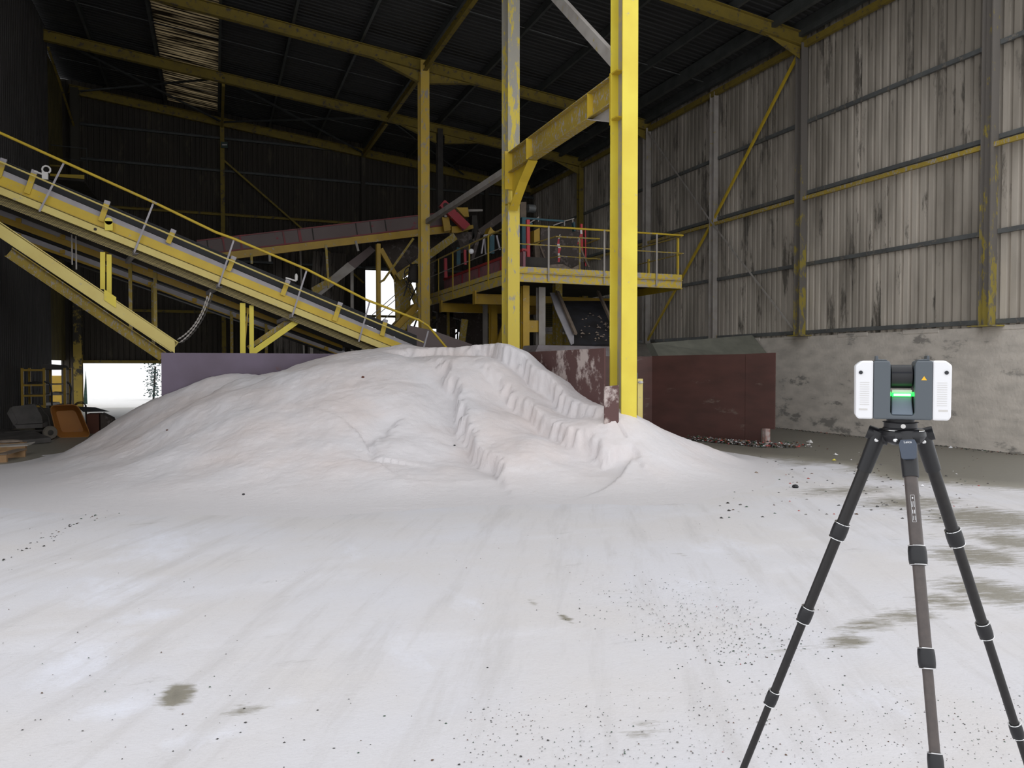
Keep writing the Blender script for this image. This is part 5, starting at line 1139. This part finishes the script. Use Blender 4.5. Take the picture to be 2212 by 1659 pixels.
# slate grey yoke: base block with two uprights
def profpoly(pts_, y0, y1, mbx): mbx.poly([V((a, y0, b)) for a, b in pts_], (0, y1-y0, 0))
mb = MB(); profpoly([(-.073,zlo),(.073,zlo),(.073,zhi),(.033,zhi+.0),(.030,zhi-.012),(.030,zlo+.020),(.026,zlo+.012),(-.026,zlo+.012),(-.030,zlo+.020),(-.030,zhi-.012),(-.033,zhi),(-.073,zhi)], -D_, D_, mb)
mb.build('yoke', m_grey, scn, local=True, bevel=.004, smooth=False)
mb = MB(); mb.add([V(p) for p in ((-.027,-D_+.002,zlo+.013),(.027,-D_+.002,zlo+.013),(.025,-.018,zlo+.068),(-.025,-.018,zlo+.068),(-.027,D_-.002,zlo+.013),(.027,D_-.002,zlo+.013),(.025,.018,zlo+.068),(-.025,.018,zlo+.068))], [[0,1,2,3],[5,4,7,6],[3,2,6,7],[1,5,6,2],[4,0,3,7],[0,4,5,1]]); mb.build('sloped_cover', m_grey2, scn, local=True, bevel=.003, smooth=False)
mb = MB(); mb.lathe([(.024,-.029),(.0335,-.026),(.0335,.026),(.024,.029)], V((0,.0,zhi-.044)), (1,0,0), 32); mb.build('mirror_drum', m_kblk, scn, local=True)
mb = MB(); mb.add([V(p) for p in ((-.026,-.034,zhi-.030),(.026,-.034,zhi-.030),(.026,-.018,zhi-.066),(-.026,-.018,zhi-.066),(-.026,-.030,zhi-.030),(.026,-.030,zhi-.030),(.026,-.014,zhi-.066),(-.026,-.014,zhi-.066))], [[0,1,2,3],[7,6,5,4],[0,4,5,1],[3,2,6,7],[1,5,6,2],[0,3,7,4]]); mb.build('mirror', m_glass, scn, local=True, smooth=False)
mb = MB(); mb.box(-.024,.026,-.022,-.018,zlo+.068,zlo+.082); mb.build('mirror_window', m_wh2, scn, local=True, smooth=False)
lp = []
mb = MB(); mb.tube([V((-.020,-.026,zlo+.068)), V((.022,-.026,zlo+.068))], .0032, 10); gl = mb.build('status_light', m_greenw, scn, local=True)
mb = MB(); mb.lathe([(.0012,-.026),(.0052,-.024),(.0052,.024),(.0012,.026)], V((0,-.0225,zlo+.068)), (1,0,0), 12); mb.box(-.0300,-.0270,-.030,-.022,zlo+.064,zlo+.076); mb.box(.0270,.0300,-.030,-.022,zlo+.064,zlo+.076); mb.build('light_lens', m_green, scn, local=True)
for s in (-1, 1):
    x = lambda a: s*a
    mb = MB(); pts_ = [(x(.0735),zlo-.0005),(x(.112),zlo-.0005),(x(.1185),zlo+.008),(x(.1195),zhi-.012),(x(.104),zhi+.001),(x(.0735),zhi+.001)]
    if s < 0: pts_ = pts_[::-1]
    profpoly(pts_, -D_+.001, D_-.001, mb); wg = mb.build('white_side_cover', m_white, scn, local=True, bevel=.005, smooth=False)
    mb = MB(); mb.lathe([(.0002,0),(.0052,0),(.0052,.002),(.004,.003)], V((x(.106),-D_+.0005,zhi-.032)), (0,-1,0), 18); mb.build('camera_lens', m_glass, wg, local=True)
    for k in range(11):
        mb = MB(); z_ = zlo+.040+k*.0062; mb.box(min(x(.084),x(.108)), max(x(.084),x(.108)), -D_+.0002, -D_+.0009, z_, z_+.0012); mb.build('rib_line', m_wh2, wg, local=True, smooth=False)
    mb = MB(); mb.box(min(x(.088),x(.110)), max(x(.088),x(.110)), -D_+.0002, -D_+.0012, zlo+.024, zlo+.029); mb.build('latch', m_wh2, wg, local=True, smooth=False)
    mb = MB(); profpoly([(x(.068),zhi),(x(.036),zhi),(x(.040),zhi+.004),(x(.060),zhi+.005),(x(.061),zhi+.015),(x(.0665),zhi+.015)][::s], -.03, .03, mb); mb.build('handle_mount', m_grey, scn, local=True, bevel=.0015, smooth=False)
mb = MB(); mb.poly([V((.045,-D_-.0001,zhi-.053)), V((.059,-D_-.0001,zhi-.053)), V((.052,-D_-.0001,zhi-.0415))], (0,-.0006,0)); mb.build('warning_label', m_warn, scn, local=True, smooth=False)
